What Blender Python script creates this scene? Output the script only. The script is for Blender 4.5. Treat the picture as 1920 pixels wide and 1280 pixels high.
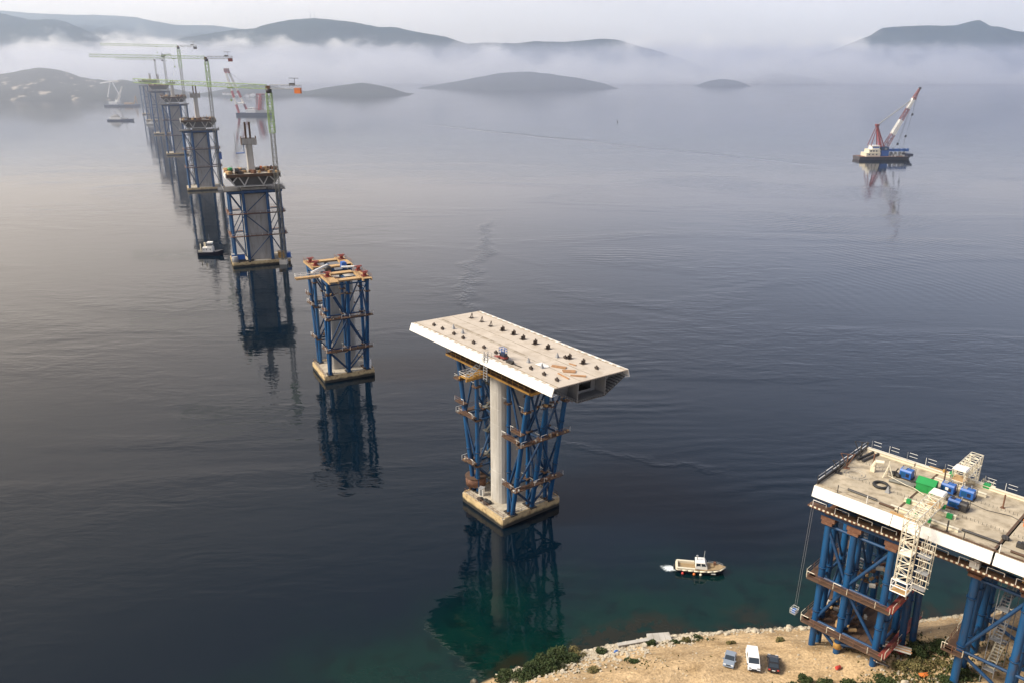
import bpy, math, random
from mathutils import Vector, Matrix, noise, Euler
R = math.radians
rnd = random.Random(7)
scene = bpy.context.scene
for o in list(bpy.data.objects): bpy.data.objects.remove(o)

# ------------------------------------------------------------------ camera
cam_d = bpy.data.cameras.new('camera'); cam = bpy.data.objects.new('camera', cam_d)
scene.collection.objects.link(cam); scene.camera = cam
cam.location = (0, 0, 102); cam.rotation_euler = (R(90 - 19.0), 0, 0)
cam_d.sensor_width = 36; cam_d.lens = 36 * 1545 / 1920
cam_d.clip_start = 1; cam_d.clip_end = 60000

# ------------------------------------------------------------------ light
SUN_EL, SUN_AZ = 42, -98          # azimuth from +Y towards +X
w = bpy.data.worlds.new('World'); scene.world = w; w.use_nodes = True
nt = w.node_tree; nt.nodes.clear(); N = nt.nodes.new; L = nt.links.new
out = N('ShaderNodeOutputWorld'); bg = N('ShaderNodeBackground'); bg.inputs[1].default_value = 0.1
sky = N('ShaderNodeTexSky'); sky.sky_type = 'NISHITA'; sky.sun_disc = False
sky.sun_elevation = R(SUN_EL); sky.sun_rotation = R(SUN_AZ)
tc = N('ShaderNodeTexCoord')
dot = N('ShaderNodeVectorMath'); dot.operation = 'DOT_PRODUCT'
dot.inputs[1].default_value = (-0.86, 0.30, 0.42)
L(tc.outputs['Generated'], dot.inputs[0])
mr = N('ShaderNodeMapRange'); mr.interpolation_type = 'SMOOTHSTEP'
mr.inputs[1].default_value = 0.0; mr.inputs[2].default_value = 1.0
L(dot.outputs['Value'], mr.inputs[0])
cmix = N('ShaderNodeMix'); cmix.data_type = 'RGBA'
cmix.inputs[6].default_value = (6.3, 6.8, 8.6, 1); cmix.inputs[7].default_value = (12.2, 10.3, 8.3, 1)
L(mr.outputs[0], cmix.inputs[0])
mp = N('ShaderNodeMapping'); mp.inputs['Scale'].default_value = (1.3, 1.3, 6.0)
L(tc.outputs['Generated'], mp.inputs[0])
cn = N('ShaderNodeTexNoise'); cn.inputs['Scale'].default_value = 1.7; cn.inputs['Detail'].default_value = 5
L(mp.outputs[0], cn.inputs['Vector'])
cr = N('ShaderNodeMapRange'); cr.inputs[1].default_value = .3; cr.inputs[2].default_value = .7
cr.inputs[3].default_value = .88; cr.inputs[4].default_value = 1.1
L(cn.outputs['Fac'], cr.inputs[0])
cmul = N('ShaderNodeVectorMath'); cmul.operation = 'SCALE'
hz = N('ShaderNodeSeparateXYZ'); L(tc.outputs['Generated'], hz.inputs[0])
hf = N('ShaderNodeMapRange'); hf.interpolation_type = 'SMOOTHSTEP'
for i_, v_ in enumerate((.0, .26, .75, .0)): hf.inputs[i_+1].default_value = v_
L(hz.outputs[2], hf.inputs[0])
hmix = N('ShaderNodeMix'); hmix.data_type = 'RGBA'; hmix.inputs[7].default_value = (9.2, 7.9, 6.6, 1)
L(hf.outputs[0], hmix.inputs[0]); L(cmix.outputs[2], hmix.inputs[6]); L(hmix.outputs[2], cmul.inputs[0])
sxyz = N('ShaderNodeSeparateXYZ'); L(tc.outputs['Generated'], sxyz.inputs[0])
elev = N('ShaderNodeMapRange'); elev.interpolation_type = 'SMOOTHSTEP'
for i_, v_ in enumerate((.02, .6, 1.15, .44)): elev.inputs[i_+1].default_value = v_
L(sxyz.outputs[2], elev.inputs[0])
zmix = N('ShaderNodeMix'); zmix.data_type = 'RGBA'; zmix.inputs[7].default_value = (6.4, 7.1, 9.9, 1)
zf = N('ShaderNodeMapRange'); zf.interpolation_type = 'SMOOTHSTEP'
for i_, v_ in enumerate((.22, .62, .0, .8)): zf.inputs[i_+1].default_value = v_
L(sxyz.outputs[2], zf.inputs[0]); zk = N('ShaderNodeMath'); zk.operation = 'MULTIPLY_ADD'; zk.inputs[1].default_value = -.85; zk.inputs[2].default_value = 1; L(mr.outputs[0], zk.inputs[0])
zq = N('ShaderNodeMath'); zq.operation = 'MULTIPLY'; L(zf.outputs[0], zq.inputs[0]); L(zk.outputs[0], zq.inputs[1]); L(zq.outputs[0], zmix.inputs[0]); L(hmix.outputs[2], zmix.inputs[6]); L(zmix.outputs[2], cmul.inputs[0])
cel = N('ShaderNodeMath'); cel.operation = 'MULTIPLY'; L(cr.outputs[0], cel.inputs[0]); L(elev.outputs[0], cel.inputs[1])
L(cel.outputs[0], cmul.inputs['Scale'])
smix = N('ShaderNodeMix'); smix.data_type = 'RGBA'; smix.inputs[0].default_value = .9
L(sky.outputs[0], smix.inputs[6]); L(cmul.outputs[0], smix.inputs[7])
L(smix.outputs[2], bg.inputs[0]); L(bg.outputs[0], out.inputs[0])

sd = bpy.data.lights.new('sun', 'SUN'); sd.energy = 4.0; sd.angle = R(20); sd.color = (1, .93, .82)
so = bpy.data.objects.new('sun', sd); scene.collection.objects.link(so)
az, el = R(SUN_AZ), R(SUN_EL)
sv = Vector((math.sin(az) * math.cos(el), math.cos(az) * math.cos(el), math.sin(el)))
so.rotation_euler = sv.to_track_quat('Z', 'Y').to_euler(); so.location = (-200, 0, 300)
vs = scene.view_settings; vs.view_transform = 'Standard'; vs.look = 'None'
vs.exposure = 0.6; vs.gamma = 1; vs.use_curve_mapping = False
scene.cycles.use_denoising = True; scene.cycles.volume_bounces = 8; scene.cycles.max_bounces = 10
scene.cycles.transparent_max_bounces = 8; scene.cycles.caustics_reflective = False
scene.cycles.volume_step_rate = .5; scene.cycles.volume_max_steps = 512

# ------------------------------------------------------------------ materials
def mat(name, col, rough=.6, var=.15, scale=.6, col2=None, thr=(.5, .7), metal=0, bump=0, streak=False, spec=.5, detail=5):
    """base colour with noise variation and an optional second colour in patches, in world metres"""
    m = bpy.data.materials.new(name); m.use_nodes = True
    t = m.node_tree; n = t.nodes; l = t.links; b = n['Principled BSDF']
    b.inputs['Roughness'].default_value = rough; b.inputs['Metallic'].default_value = metal
    b.inputs['Specular IOR Level'].default_value = spec
    g = n.new('ShaderNodeNewGeometry'); mp = n.new('ShaderNodeMapping')
    mp.inputs['Scale'].default_value = (1, 1, .22) if streak else (1, 1, 1)
    l.new(g.outputs['Position'], mp.inputs[0])
    a = n.new('ShaderNodeTexNoise'); a.inputs['Scale'].default_value = scale; a.inputs['Detail'].default_value = detail
    l.new(mp.outputs[0], a.inputs['Vector'])
    r = n.new('ShaderNodeMapRange'); r.inputs[1].default_value = .25; r.inputs[2].default_value = .75
    r.inputs[3].default_value = 1 - var; r.inputs[4].default_value = 1 + var
    l.new(a.outputs['Fac'], r.inputs[0])
    s = n.new('ShaderNodeVectorMath'); s.operation = 'SCALE'; s.inputs[0].default_value = col[:3]
    l.new(r.outputs[0], s.inputs['Scale'])
    last = s.outputs[0]
    if col2:
        c = n.new('ShaderNodeTexNoise'); c.inputs['Scale'].default_value = scale * 1.9; c.inputs['Detail'].default_value = 6
        c.inputs['Roughness'].default_value = .62
        l.new(mp.outputs[0], c.inputs['Vector'])
        q = n.new('ShaderNodeMapRange'); q.inputs[1].default_value = thr[0]; q.inputs[2].default_value = thr[1]
        l.new(c.outputs['Fac'], q.inputs[0])
        x = n.new('ShaderNodeMix'); x.data_type = 'RGBA'; x.inputs[7].default_value = (*col2[:3], 1)
        l.new(q.outputs[0], x.inputs[0]); l.new(last, x.inputs[6]); last = x.outputs[2]
    l.new(last, b.inputs['Base Color'])
    if bump:
        bn = n.new('ShaderNodeTexNoise'); bn.inputs['Scale'].default_value = 3; bn.inputs['Detail'].default_value = 6
        l.new(g.outputs['Position'], bn.inputs['Vector'])
        bb = n.new('ShaderNodeBump'); bb.inputs['Distance'].default_value = bump
        l.new(bn.outputs['Fac'], bb.inputs['Height']); l.new(bb.outputs[0], b.inputs['Normal'])
    return m

M = {}
M['blue'] = mat('blue_steel', (.003, .060, .160), .5, .3, .5, (.06, .045, .045), (.57, .75), streak=True)
M['blue_dark'] = mat('blue_brace', (.003, .040, .110), .55, .25, .5, (.05, .035, .03), (.55, .75))
M['conc'] = mat('concrete', (.44, .41, .36), .85, .16, .35, (.30, .27, .22), (.5, .75), streak=True, bump=.02)
M['conc_grey'] = mat('grey_concrete', (.36, .335, .30), .85, .15, .35, (.25, .225, .19), (.5, .72), streak=True, bump=.02)
M['cap_top'] = mat('cap_top_concrete', (.42, .37, .29), .85, .2, .5, (.22, .17, .11), (.5, .75), bump=.02)
M['deck'] = mat('deck_primer', (.50, .43, .345), .7, .10, .22, (.36, .29, .21), (.48, .8), detail=8)
M['seam'] = mat('weld_seam_stain', (.24, .19, .13), .8, .3, .4, (.40, .34, .26), (.45, .6))
M['deck2'] = mat('deck_primer_worn', (.43, .36, .255), .7, .2, .35, (.20, .155, .095), (.46, .74), detail=9)
M['white'] = mat('white_paint', (.78, .75, .68), .45, .05, .35, (.58, .52, .42), (.55, .85), streak=True)
M['cream'] = mat('cream_paint', (.66, .59, .44), .45, .06, .8, (.45, .34, .2), (.62, .8))
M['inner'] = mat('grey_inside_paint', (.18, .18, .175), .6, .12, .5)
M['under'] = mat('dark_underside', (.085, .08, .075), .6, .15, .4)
M['rust'] = mat('rust', (.13, .058, .032), .8, .35, .8, (.22, .11, .06), (.5, .7))
M['brown'] = mat('brown_plywood', (.085, .045, .025), .75, .25, .6, (.16, .1, .06), (.55, .75))
M['yellow'] = mat('yellow_steel', (.43, .235, .055), .55, .2, .6, (.16, .09, .045), (.52, .72))
M['ochre'] = mat('ochre_timber', (.46, .29, .13), .7, .2, .8, (.2, .12, .06), (.55, .72))
M['timber'] = mat('timber', (.36, .19, .085), .75, .2, 1.2)
M['dark'] = mat('dark_steel', (.035, .032, .03), .55, .25, .8)
M['lug'] = mat('brown_lug_steel', (.05, .035, .026), .7, .3, 1.5)
M['steel'] = mat('grey_steel', (.26, .26, .26), .5, .15, .8)
M['red'] = mat('red_paint', (.46, .045, .035), .5, .15, .8)
M['darkred'] = mat('dark_red_paint', (.20, .035, .025), .6, .25, .9)
M['orange'] = mat('orange_paint', (.62, .16, .03), .5, .12, .8)
M['green'] = mat('green_paint', (.012, .24, .055), .5, .12, .8)
M['lime'] = mat('green_crane_paint', (.26, .36, .14), .5, .15, .8)
M['mastgrey'] = mat('crane_grey_steel', (.16, .155, .13), .55, .2, .8)
M['ublue'] = mat('unit_blue_paint', (.018, .10, .34), .4, .12, .8)
M['black'] = mat('black_rubber', (.018, .018, .018), .7, .2, 1)
M['navy'] = mat('navy_hull_paint', (.015, .018, .035), .45, .2, .8)
M['glass'] = mat('window_glass', (.03, .04, .05), .08, .1, .5)
M['silver'] = mat('blue_grey_car_paint', (.22, .26, .31), .25, .03, .5)
M['carwhite'] = mat('white_car_paint', (.78, .78, .77), .25, .02, .5)
M['carblack'] = mat('black_car_paint', (.02, .018, .018), .2, .1, .5)
M['light'] = mat('lamp_lens', (.7, .7, .68), .15, .02, .5)
M['rope'] = mat('wire_rope', (.22, .22, .22), .6, .1, .5)
M['pontoon'] = mat('barge_hull', (.06, .055, .06), .6, .3, .3, (.14, .09, .06), (.5, .7))
M['deckwood'] = mat('boat_deck_tan', (.30, .21, .11), .7, .2, 1.5)
M['rock'] = mat('limestone', (.46, .40, .30), .9, .25, .9, (.28, .22, .15), (.5, .7), bump=.05)
M['leaf'] = mat('shrub_leaf', (.032, .05, .016), .7, .5, .7, (.075, .085, .028), (.48, .7), spec=.2)
M['drygrass'] = mat('dry_grass', (.17, .14, .055), .8, .35, .5, (.06, .07, .025), (.5, .65), spec=.2)

def side_mat():
    """pile-cap flank: ochre rust-stained concrete above a dark wet tide band"""
    m = mat('cap_side_concrete', (.50, .37, .19), .8, .25, .6, (.20, .10, .045), (.52, .72), bump=.02)
    t = m.node_tree; n = t.nodes; l = t.links; b = n['Principled BSDF']
    src = b.inputs['Base Color'].links[0].from_socket
    g = n.new('ShaderNodeNewGeometry'); sx = n.new('ShaderNodeSeparateXYZ'); l.new(g.outputs['Position'], sx.inputs[0])
    no = n.new('ShaderNodeTexNoise'); no.inputs['Scale'].default_value = .5; l.new(g.outputs['Position'], no.inputs['Vector'])
    ad = n.new('ShaderNodeMath'); ad.operation = 'ADD'; l.new(sx.outputs[2], ad.inputs[0]); l.new(no.outputs['Fac'], ad.inputs[1])
    q = n.new('ShaderNodeMapRange'); q.inputs[1].default_value = 1.15; q.inputs[2].default_value = 1.75
    l.new(ad.outputs[0], q.inputs[0])
    x = n.new('ShaderNodeMix'); x.data_type = 'RGBA'; x.inputs[6].default_value = (.028, .024, .017, 1)
    l.new(q.outputs[0], x.inputs[0]); l.new(src, x.inputs[7]); l.new(x.outputs[2], b.inputs['Base Color'])
    return m
M['cap_side'] = side_mat()
def tide(m):
    t = m.node_tree; n = t.nodes; l = t.links; b = n['Principled BSDF']; src = b.inputs['Base Color'].links[0].from_socket
    g = n.new('ShaderNodeNewGeometry'); sx = n.new('ShaderNodeSeparateXYZ'); l.new(g.outputs['Position'], sx.inputs[0])
    q = n.new('ShaderNodeMapRange'); q.inputs[1].default_value = .2; q.inputs[2].default_value = .75; l.new(sx.outputs[2], q.inputs[0])
    x = n.new('ShaderNodeMix'); x.data_type = 'RGBA'; x.inputs[6].default_value = (.05, .04, .025, 1); l.new(q.outputs[0], x.inputs[0]); l.new(src, x.inputs[7]); l.new(x.outputs[2], b.inputs['Base Color'])
tide(M['rock'])

# ------------------------------------------------------------------ geometry helpers
class G:
    def __init__(s): s.v = []; s.f = []; s.mi = []; s.m = 0
    def add(s, vs, fs):
        k = len(s.v); s.v += [tuple(p) for p in vs]
        for f in fs: s.f.append(tuple(i + k for i in f)); s.mi.append(s.m)
        return s
    def box(s, a, b):
        (x0, y0, z0), (x1, y1, z1) = a, b
        return s.add([(x0,y0,z0),(x1,y0,z0),(x1,y1,z0),(x0,y1,z0),(x0,y0,z1),(x1,y0,z1),(x1,y1,z1),(x0,y1,z1)],
              [(3,2,1,0),(4,5,6,7),(0,1,5,4),(1,2,6,5),(2,3,7,6),(3,0,4,7)])
    def cbox(s, c, d, rz=0):
        hx, hy, hz = d[0]/2, d[1]/2, d[2]/2; ca, sa = math.cos(rz), math.sin(rz)
        vs = []
        for z in (-hz, hz):
            for x, y in ((-hx,-hy),(hx,-hy),(hx,hy),(-hx,hy)):
                vs.append((c[0]+x*ca-y*sa, c[1]+x*sa+y*ca, c[2]+z))
        return s.add(vs, [(3,2,1,0),(4,5,6,7),(0,1,5,4),(1,2,6,5),(2,3,7,6),(3,0,4,7)])
    def tube(s, p, q, r, n=6, r2=None):
        p, q = Vector(p), Vector(q); d = (q - p)
        if d.length < 1e-6: return s
        d.normalize(); a = d.orthogonal().normalized(); b = d.cross(a); r2 = r if r2 is None else r2
        if n == 4: a, b = (a + b).normalized(), (b - a).normalized()
        vs = [p + (a*math.cos(2*math.pi*i/n) + b*math.sin(2*math.pi*i/n))*r for i in range(n)]
        vs += [q + (a*math.cos(2*math.pi*i/n) + b*math.sin(2*math.pi*i/n))*r2 for i in range(n)]
        fs = [(i, (i+1) % n, (i+1) % n + n, i+n) for i in range(n)] + [tuple(range(n))[::-1], tuple(range(n, 2*n))]
        return s.add(vs, fs)
    def path(s, pts, r, n=5):
        for a, b in zip(pts, pts[1:]): s.tube(a, b, r, n)
        return s
    def prism(s, poly, axis, a, b):
        """polygon (2D) extruded along axis 'x','y' or 'z'"""
        def P(q, t): return {'x': (t, q[0], q[1]), 'y': (q[0], t, q[1]), 'z': (q[0], q[1], t)}[axis]
        n = len(poly); vs = [P(q, a) for q in poly] + [P(q, b) for q in poly]
        return s.add(vs, [(i, (i+1) % n, (i+1) % n + n, i+n) for i in range(n)] + [tuple(range(n))[::-1], tuple(range(n, 2*n))])
    def loft(s, rings, cap=True):
        n = len(rings[0]); vs = [p for r in rings for p in r]; fs = []
        for k in range(len(rings)-1):
            fs += [(k*n+i, k*n+(i+1) % n, (k+1)*n+(i+1) % n, (k+1)*n+i) for i in range(n)]
        if cap: fs += [tuple(range(n))[::-1], tuple(range((len(rings)-1)*n, len(rings)*n))]
        return s.add(vs, fs)
    def ball(s, c, r, sq=(1,1,1), nu=8, nv=5):
        rings = []
        for j in range(nv+1):
            t = math.pi*(j+.02)/(nv+.04)
            rings.append([(c[0]+r*sq[0]*math.sin(t)*math.cos(2*math.pi*i/nu), c[1]+r*sq[1]*math.sin(t)*math.sin(2*math.pi*i/nu), c[2]-r*sq[2]*math.cos(t)) for i in range(nu)])
        return s.loft(rings)
    def rail(s, pts, h=1.1, sp=2.2, r=.045):
        for a, b in zip(pts, pts[1:]):
            a, b = Vector(a), Vector(b); k = max(1, round((b-a).length/sp))
            for i in range(k+1):
                p = a.lerp(b, i/k); s.tube(p, p + Vector((0,0,h)), r, 4)
            for z in (h, h*.52): s.tube(a+Vector((0,0,z)), b+Vector((0,0,z)), r*.85, 4)
        return s
    def lattice(s, p, q, wd, ht, n, rc, rb, up=(0,0,1), faces=4, taper=1):
        """four chords with zig-zag bracing between p and q"""
        p, q = Vector(p), Vector(q); d = (q-p).normalized(); up = Vector(up)
        sd = d.cross(up).normalized(); u = sd.cross(d).normalized()
        def node(k, t):
            f = 1 + (taper-1)*t; c = p.lerp(q, t)
            sx, su = ((-1,-1),(1,-1),(1,1),(-1,1))[k]
            return c + sd*sx*wd/2*f + u*su*ht/2*f
        for k in range(4): s.tube(node(k,0), node(k,1), rc, 4)
        for i in range(n):
            t0, t1 = i/n, (i+1)/n
            for k in range(faces):
                a, b = k, (k+1) % 4
                if i % 2: a, b = b, a
                s.tube(node(a,t0), node(b,t1), rb, 4)
                s.tube(node(a,t1), node(b,t1), rb, 4)
        for k in range(4): s.tube(node(k,0), node((k+1) % 4,0), rb, 4)
        return s

COL = scene.collection
def link(name, me, parent=None):
    o = bpy.data.objects.new(name, me); COL.objects.link(o)
    if parent: o.parent = parent
    return o
def build(g, name, ms, parent=None, smooth=False, stuff=False, label=None):
    me = bpy.data.meshes.new(name); me.from_pydata(g.v, [], g.f)
    ms = ms if isinstance(ms, (list, tuple)) else [ms]
    for m in ms: me.materials.append(M[m] if isinstance(m, str) else m)
    if len(ms) > 1: me.polygons.foreach_set('material_index', g.mi)
    if smooth: me.polygons.foreach_set('use_smooth', [True]*len(g.f))
    me.update()
    o = link(name, me, parent)
    if stuff: o['kind'] = 'stuff'
    if label: o['label'] = label
    return o
def tag(o, label, cat, group=None):
    o['label'] = label; o['category'] = cat
    if group: o['group'] = group
    return o
def thing(name, label, cat, loc=(0,0,0), rz=0, group=None):
    o = link(name, None); o.location = loc; o.rotation_euler = (0,0,rz); o.empty_display_size = .5
    return tag(o, label, cat, group)
def solo(name, label, cat, g, m, loc=(0,0,0), rz=0, group=None, smooth=False):
    o = build(g, name, m, smooth=smooth); o.location = loc; o.rotation_euler = (0,0,rz)
    return tag(o, label, cat, group)
def struct(name, g, m, smooth=False, kind='structure'):
    o = build(g, name, m, smooth=smooth); o['kind'] = kind; return o
_unit = {}
def rod(name, p, q, r, m, parent, n=8):
    """a straight round member; all members of one material share a unit cylinder mesh"""
    k = (m, n)
    if k not in _unit:
        g = G(); g.tube((0,0,0), (0,0,1), 1, n)
        me = bpy.data.meshes.new('unit_rod_' + m); me.from_pydata(g.v, [], g.f); me.materials.append(M[m])
        me.polygons.foreach_set('use_smooth', [len(f) == 4 for f in g.f]); me.update(); _unit[k] = me
    p, q = Vector(p), Vector(q); d = q - p
    o = link(name, _unit[k], parent); o.location = p
    o.rotation_mode = 'QUATERNION'; o.rotation_quaternion = d.to_track_quat('Z', 'Y')
    o.scale = (r, r, d.length)
    return o
def slab(name, a, b, m, parent, label=None):
    return build(G().box(a, b), name, m, parent, label=label)
def copy_tree(o, parent=None):
    c = o.copy(); COL.objects.link(c)
    if parent: c.parent = parent
    for ch in list(o.children): copy_tree(ch, c)
    return c

# ------------------------------------------------------------------ coast, ground
COAST = [(-120,40),(-60,78),(-30,101),(-14,110),(-3,116.8),(5.3,121.1),(12.3,122.8),(20.7,125.6),(27.3,127.2),(37.3,128.5),(47.2,129.5),
         (53.8,129.9),(64.9,130.5),(77.5,132),(86.6,133.7),(98,135.2),(130,139),(180,150),(300,190)]
def coast_y(x):
    for (x0,y0),(x1,y1) in zip(COAST, COAST[1:]):
        if x <= x1: return y0+(y1-y0)*(x-x0)/(x1-x0)
    return COAST[-1][1]
def shore(x, y):
    """signed distance to the waterline, positive inland"""
    best = 1e9
    for (x0,y0),(x1,y1) in zip(COAST, COAST[1:]):
        dx, dy = x1-x0, y1-y0; t = max(0, min(1, ((x-x0)*dx+(y-y0)*dy)/(dx*dx+dy*dy)))
        best = min(best, math.hypot(x-x0-t*dx, y-y0-t*dy))
    return best if y < coast_y(x) else -best
def sstep(a, b, t):
    t = max(0, min(1, (t-a)/(b-a))); return t*t*(3-2*t)
def ground_z(x, y):
    d = shore(x, y)
    nz = noise.fractal(Vector((x*.11, y*.11, 3)), 1, 2, 5)*.55 + noise.fractal(Vector((x*.5, y*.5, 9)), 1, 2, 3)*.12
    if d < 0: return max(-2.5, d*.3) + nz*.4
    z = 2.0*(1-math.exp(-d/2.2)) + 5.3*sstep(1.5, 17, d) + max(0, x-54)*.24*sstep(3, 22, d) + max(0, d-24)*.06
    return z + nz*(.35 + .65*sstep(1, 5, d))

def build_ground():
    g = G(); xs = [-60+1.0*i for i in range(250)]; ys = [50+1.0*i for i in range(105)]
    hs = {}
    for y in ys:
        for x in xs: g.v.append((x, y, ground_z(x, y)))
    n = len(xs)
    for j in range(len(ys)-1):
        for i in range(n-1):
            if shore(xs[i]+.5, ys[j]+.5) > -7:
                g.f.append((j*n+i, j*n+i+1, (j+1)*n+i+1, (j+1)*n+i)); g.mi.append(0)
    m = mat('sandy_ground', (.50, .355, .20),   .95, .2, .12, (.30, .20, .10), (.45, .72), bump=.14, spec=.15, detail=9)
    t = m.node_tree; nn = t.nodes; l = t.links; b = nn['Principled BSDF']
    src = b.inputs['Base Color'].links[0].from_socket
    ge = nn.new('ShaderNodeNewGeometry'); f = nn.new('ShaderNodeTexNoise'); f.inputs['Scale'].default_value = 2.2; f.inputs['Detail'].default_value = 8
    f.inputs['Roughness'].default_value = .7
    l.new(ge.outputs['Position'], f.inputs['Vector'])
    r = nn.new('ShaderNodeMapRange'); r.inputs[1].default_value = .35; r.inputs[2].default_value = .7; r.inputs[3].default_value = .58; r.inputs[4].default_value = 1.32
    l.new(f.outputs['Fac'], r.inputs[0])
    s = nn.new('ShaderNodeVectorMath'); s.operation = 'SCALE'; l.new(src, s.inputs[0]); l.new(r.outputs[0], s.inputs['Scale'])
    mpr = nn.new('ShaderNodeMapping'); mpr.inputs['Rotation'].default_value = (0, 0, R(12)); mpr.inputs['Scale'].default_value = (.06, .45, 1); l.new(ge.outputs['Position'], mpr.inputs[0])
    rut = nn.new('ShaderNodeTexNoise'); rut.inputs['Scale'].default_value = 1.0; rut.inputs['Detail'].default_value = 4; rut.inputs['Distortion'].default_value = .8; l.new(mpr.outputs[0], rut.inputs['Vector'])
    rr_ = nn.new('ShaderNodeMapRange'); rr_.inputs[1].default_value = .38; rr_.inputs[2].default_value = .62; rr_.inputs[3].default_value = .88; rr_.inputs[4].default_value = 1.08; l.new(rut.outputs['Fac'], rr_.inputs[0])
    s2 = nn.new('ShaderNodeVectorMath'); s2.operation = 'SCALE'; l.new(s.outputs[0], s2.inputs[0]); l.new(rr_.outputs[0], s2.inputs['Scale']); s = s2
    # wet dark rock at the waterline
    sp = nn.new('ShaderNodeSeparateXYZ'); l.new(ge.outputs['Position'], sp.inputs[0])
    q = nn.new('ShaderNodeMapRange'); q.inputs[1].default_value = .15; q.inputs[2].default_value = .8; l.new(sp.outputs[2], q.inputs[0])
    x = nn.new('ShaderNodeMix'); x.data_type = 'RGBA'; x.inputs[6].default_value = (.075, .06, .038, 1)
    l.new(q.outputs[0], x.inputs[0]); l.new(s.outputs[0], x.inputs[7])
    l.new(x.outputs[2], b.inputs['Base Color'])
    struct('ground', g, m, smooth=True)
build_ground()

# ------------------------------------------------------------------ water
def build_water():
    def axis(lo, hi, c0, c1, step):
        a = []; x = c0
        while x <= c1: a.append(x); x += step
        s = step
        while a[-1] < hi: s *= 1.5; a.append(min(hi, a[-1]+s))
        s = step
        while a[0] > lo: s *= 1.5; a.insert(0, max(lo, a[0]-s))
        return a
    xs = axis(-9000, 9000, -60, 180, 2.5); ys = axis(-300, 9500, 60, 230, 2.5)
    g = G(); n = len(xs); sh = []
    for y in ys:
        for x in xs: g.v.append((x, y, 0)); sh.append(-shore(x, y) if y > 0 else 200)
    for j in range(len(ys)-1):
        for i in range(n-1): g.f.append((j*n+i, j*n+i+1, (j+1)*n+i+1, (j+1)*n+i)); g.mi.append(0)
    m = bpy.data.materials.new('sea_water'); m.use_nodes = True
    t = m.node_tree; nn = t.nodes; l = t.links; b = nn['Principled BSDF']
    b.inputs['IOR'].default_value = 1.333; b.inputs['Roughness'].default_value = .04
    at = nn.new('ShaderNodeAttribute'); at.attribute_name = 'offshore'
    ge = nn.new('ShaderNodeNewGeometry')
    def noi(scale, det=4, vec=None, rough=.5, dist=0):
        k = nn.new('ShaderNodeTexNoise'); k.inputs['Scale'].default_value = scale; k.inputs['Detail'].default_value = det
        k.inputs['Roughness'].default_value = rough; k.inputs['Distortion'].default_value = dist
        l.new(vec or ge.outputs['Position'], k.inputs['Vector']); return k.outputs['Fac']
    def mth(op, a, c):
        k = nn.new('ShaderNodeMath'); k.operation = op
        for i, v in enumerate((a, c)):
            if isinstance(v, (int, float)): k.inputs[i].default_value = v
            else: l.new(v, k.inputs[i])
        return k.outputs[0]
    def rng(v, a, c, d=0, e=1, sm=True):
        k = nn.new('ShaderNodeMapRange'); k.interpolation_type = 'SMOOTHSTEP' if sm else 'LINEAR'
        for i, q in enumerate((a, c, d, e)): k.inputs[i+1].default_value = q
        l.new(v, k.inputs[0]); return k.outputs[0]
    def mix(f, a, c):
        k = nn.new('ShaderNodeMix'); k.data_type = 'RGBA'; l.new(f, k.inputs[0])
        for i, v in ((6, a), (7, c)):
            if isinstance(v, tuple): k.inputs[i].default_value = (*v, 1)
            else: l.new(v, k.inputs[i])
        return k.outputs[2]
    off = mth('ADD', at.outputs['Fac'], rng(noi(.06, 5), .3, .7, -6, 5))
    shallow = mix(rng(noi(.22, 6, rough=.65), .48, .62), (.0014, .0190, .0150), (.0010, .0120, .0100))
    col = mix(rng(off, 2, 33), shallow, (.0010, .0068, .0140))
    rocks = mth('MULTIPLY', rng(off, -1, 5.5, 1, 0), rng(noi(.35, 6, rough=.7), .38, .52))
    col = mix(rocks, col, (.015, .016, .010))
    l.new(col, b.inputs['Base Color'])
    # ripples: wind wavelets plus long soft swell, fading out where they become too small to see
    sx = nn.new('ShaderNodeSeparateXYZ'); l.new(ge.outputs['Position'], sx.inputs[0])
    far = rng(sx.outputs[1], 240, 1300, 1, .22, False)
    mp = nn.new('ShaderNodeMapping'); mp.inputs['Rotation'].default_value = (0, 0, R(-14)); mp.inputs['Scale'].default_value = (.5, 1, 1)
    l.new(ge.outputs['Position'], mp.inputs[0])
    w1 = noi(.55, 3, mp.outputs[0]); w2 = noi(.13, 3, mp.outputs[0], dist=.6)
    mp2 = nn.new('ShaderNodeMapping'); mp2.inputs['Rotation'].default_value = (0, 0, R(22)); mp2.inputs['Scale'].default_value = (.3, 1, 1)
    l.new(ge.outputs['Position'], mp2.inputs[0])
    w3 = noi(.2, 2, mp2.outputs[0], dist=1.2)
    patch = rng(noi(.012, 3, mp.outputs[0], dist=1.0), .42, .62, .35, 1.25)
    h = mth('ADD', mth('MULTIPLY', w1, .045), mth('MULTIPLY', w2, .14))
    # interference trains of ripples to the right of the piers
    mp3 = nn.new('ShaderNodeMapping'); mp3.inputs['Location'].default_value = (-40, -330, 0)
    l.new(ge.outputs['Position'], mp3.inputs[0])
    wv = nn.new('ShaderNodeTexWave'); wv.wave_type = 'RINGS'; wv.rings_direction = 'Z'; wv.inputs['Scale'].default_value = .06
    wv.inputs['Distortion'].default_value = 14; wv.inputs['Detail'].default_value = 2; wv.inputs['Detail Scale'].default_value = .25
    l.new(mp3.outputs[0], wv.inputs['Vector'])
    tr = mth('MULTIPLY', rng(sx.outputs[0], -40, 60), rng(noi(.006, 2), .45, .6))
    h = mth('ADD', h, mth('MULTIPLY', mth('MULTIPLY', wv.outputs['Fac'], .06), tr))
    h = mth('ADD', h, mth('MULTIPLY', w3, .07))
    h = mth('MULTIPLY', mth('MULTIPLY', h, patch), far)
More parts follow.
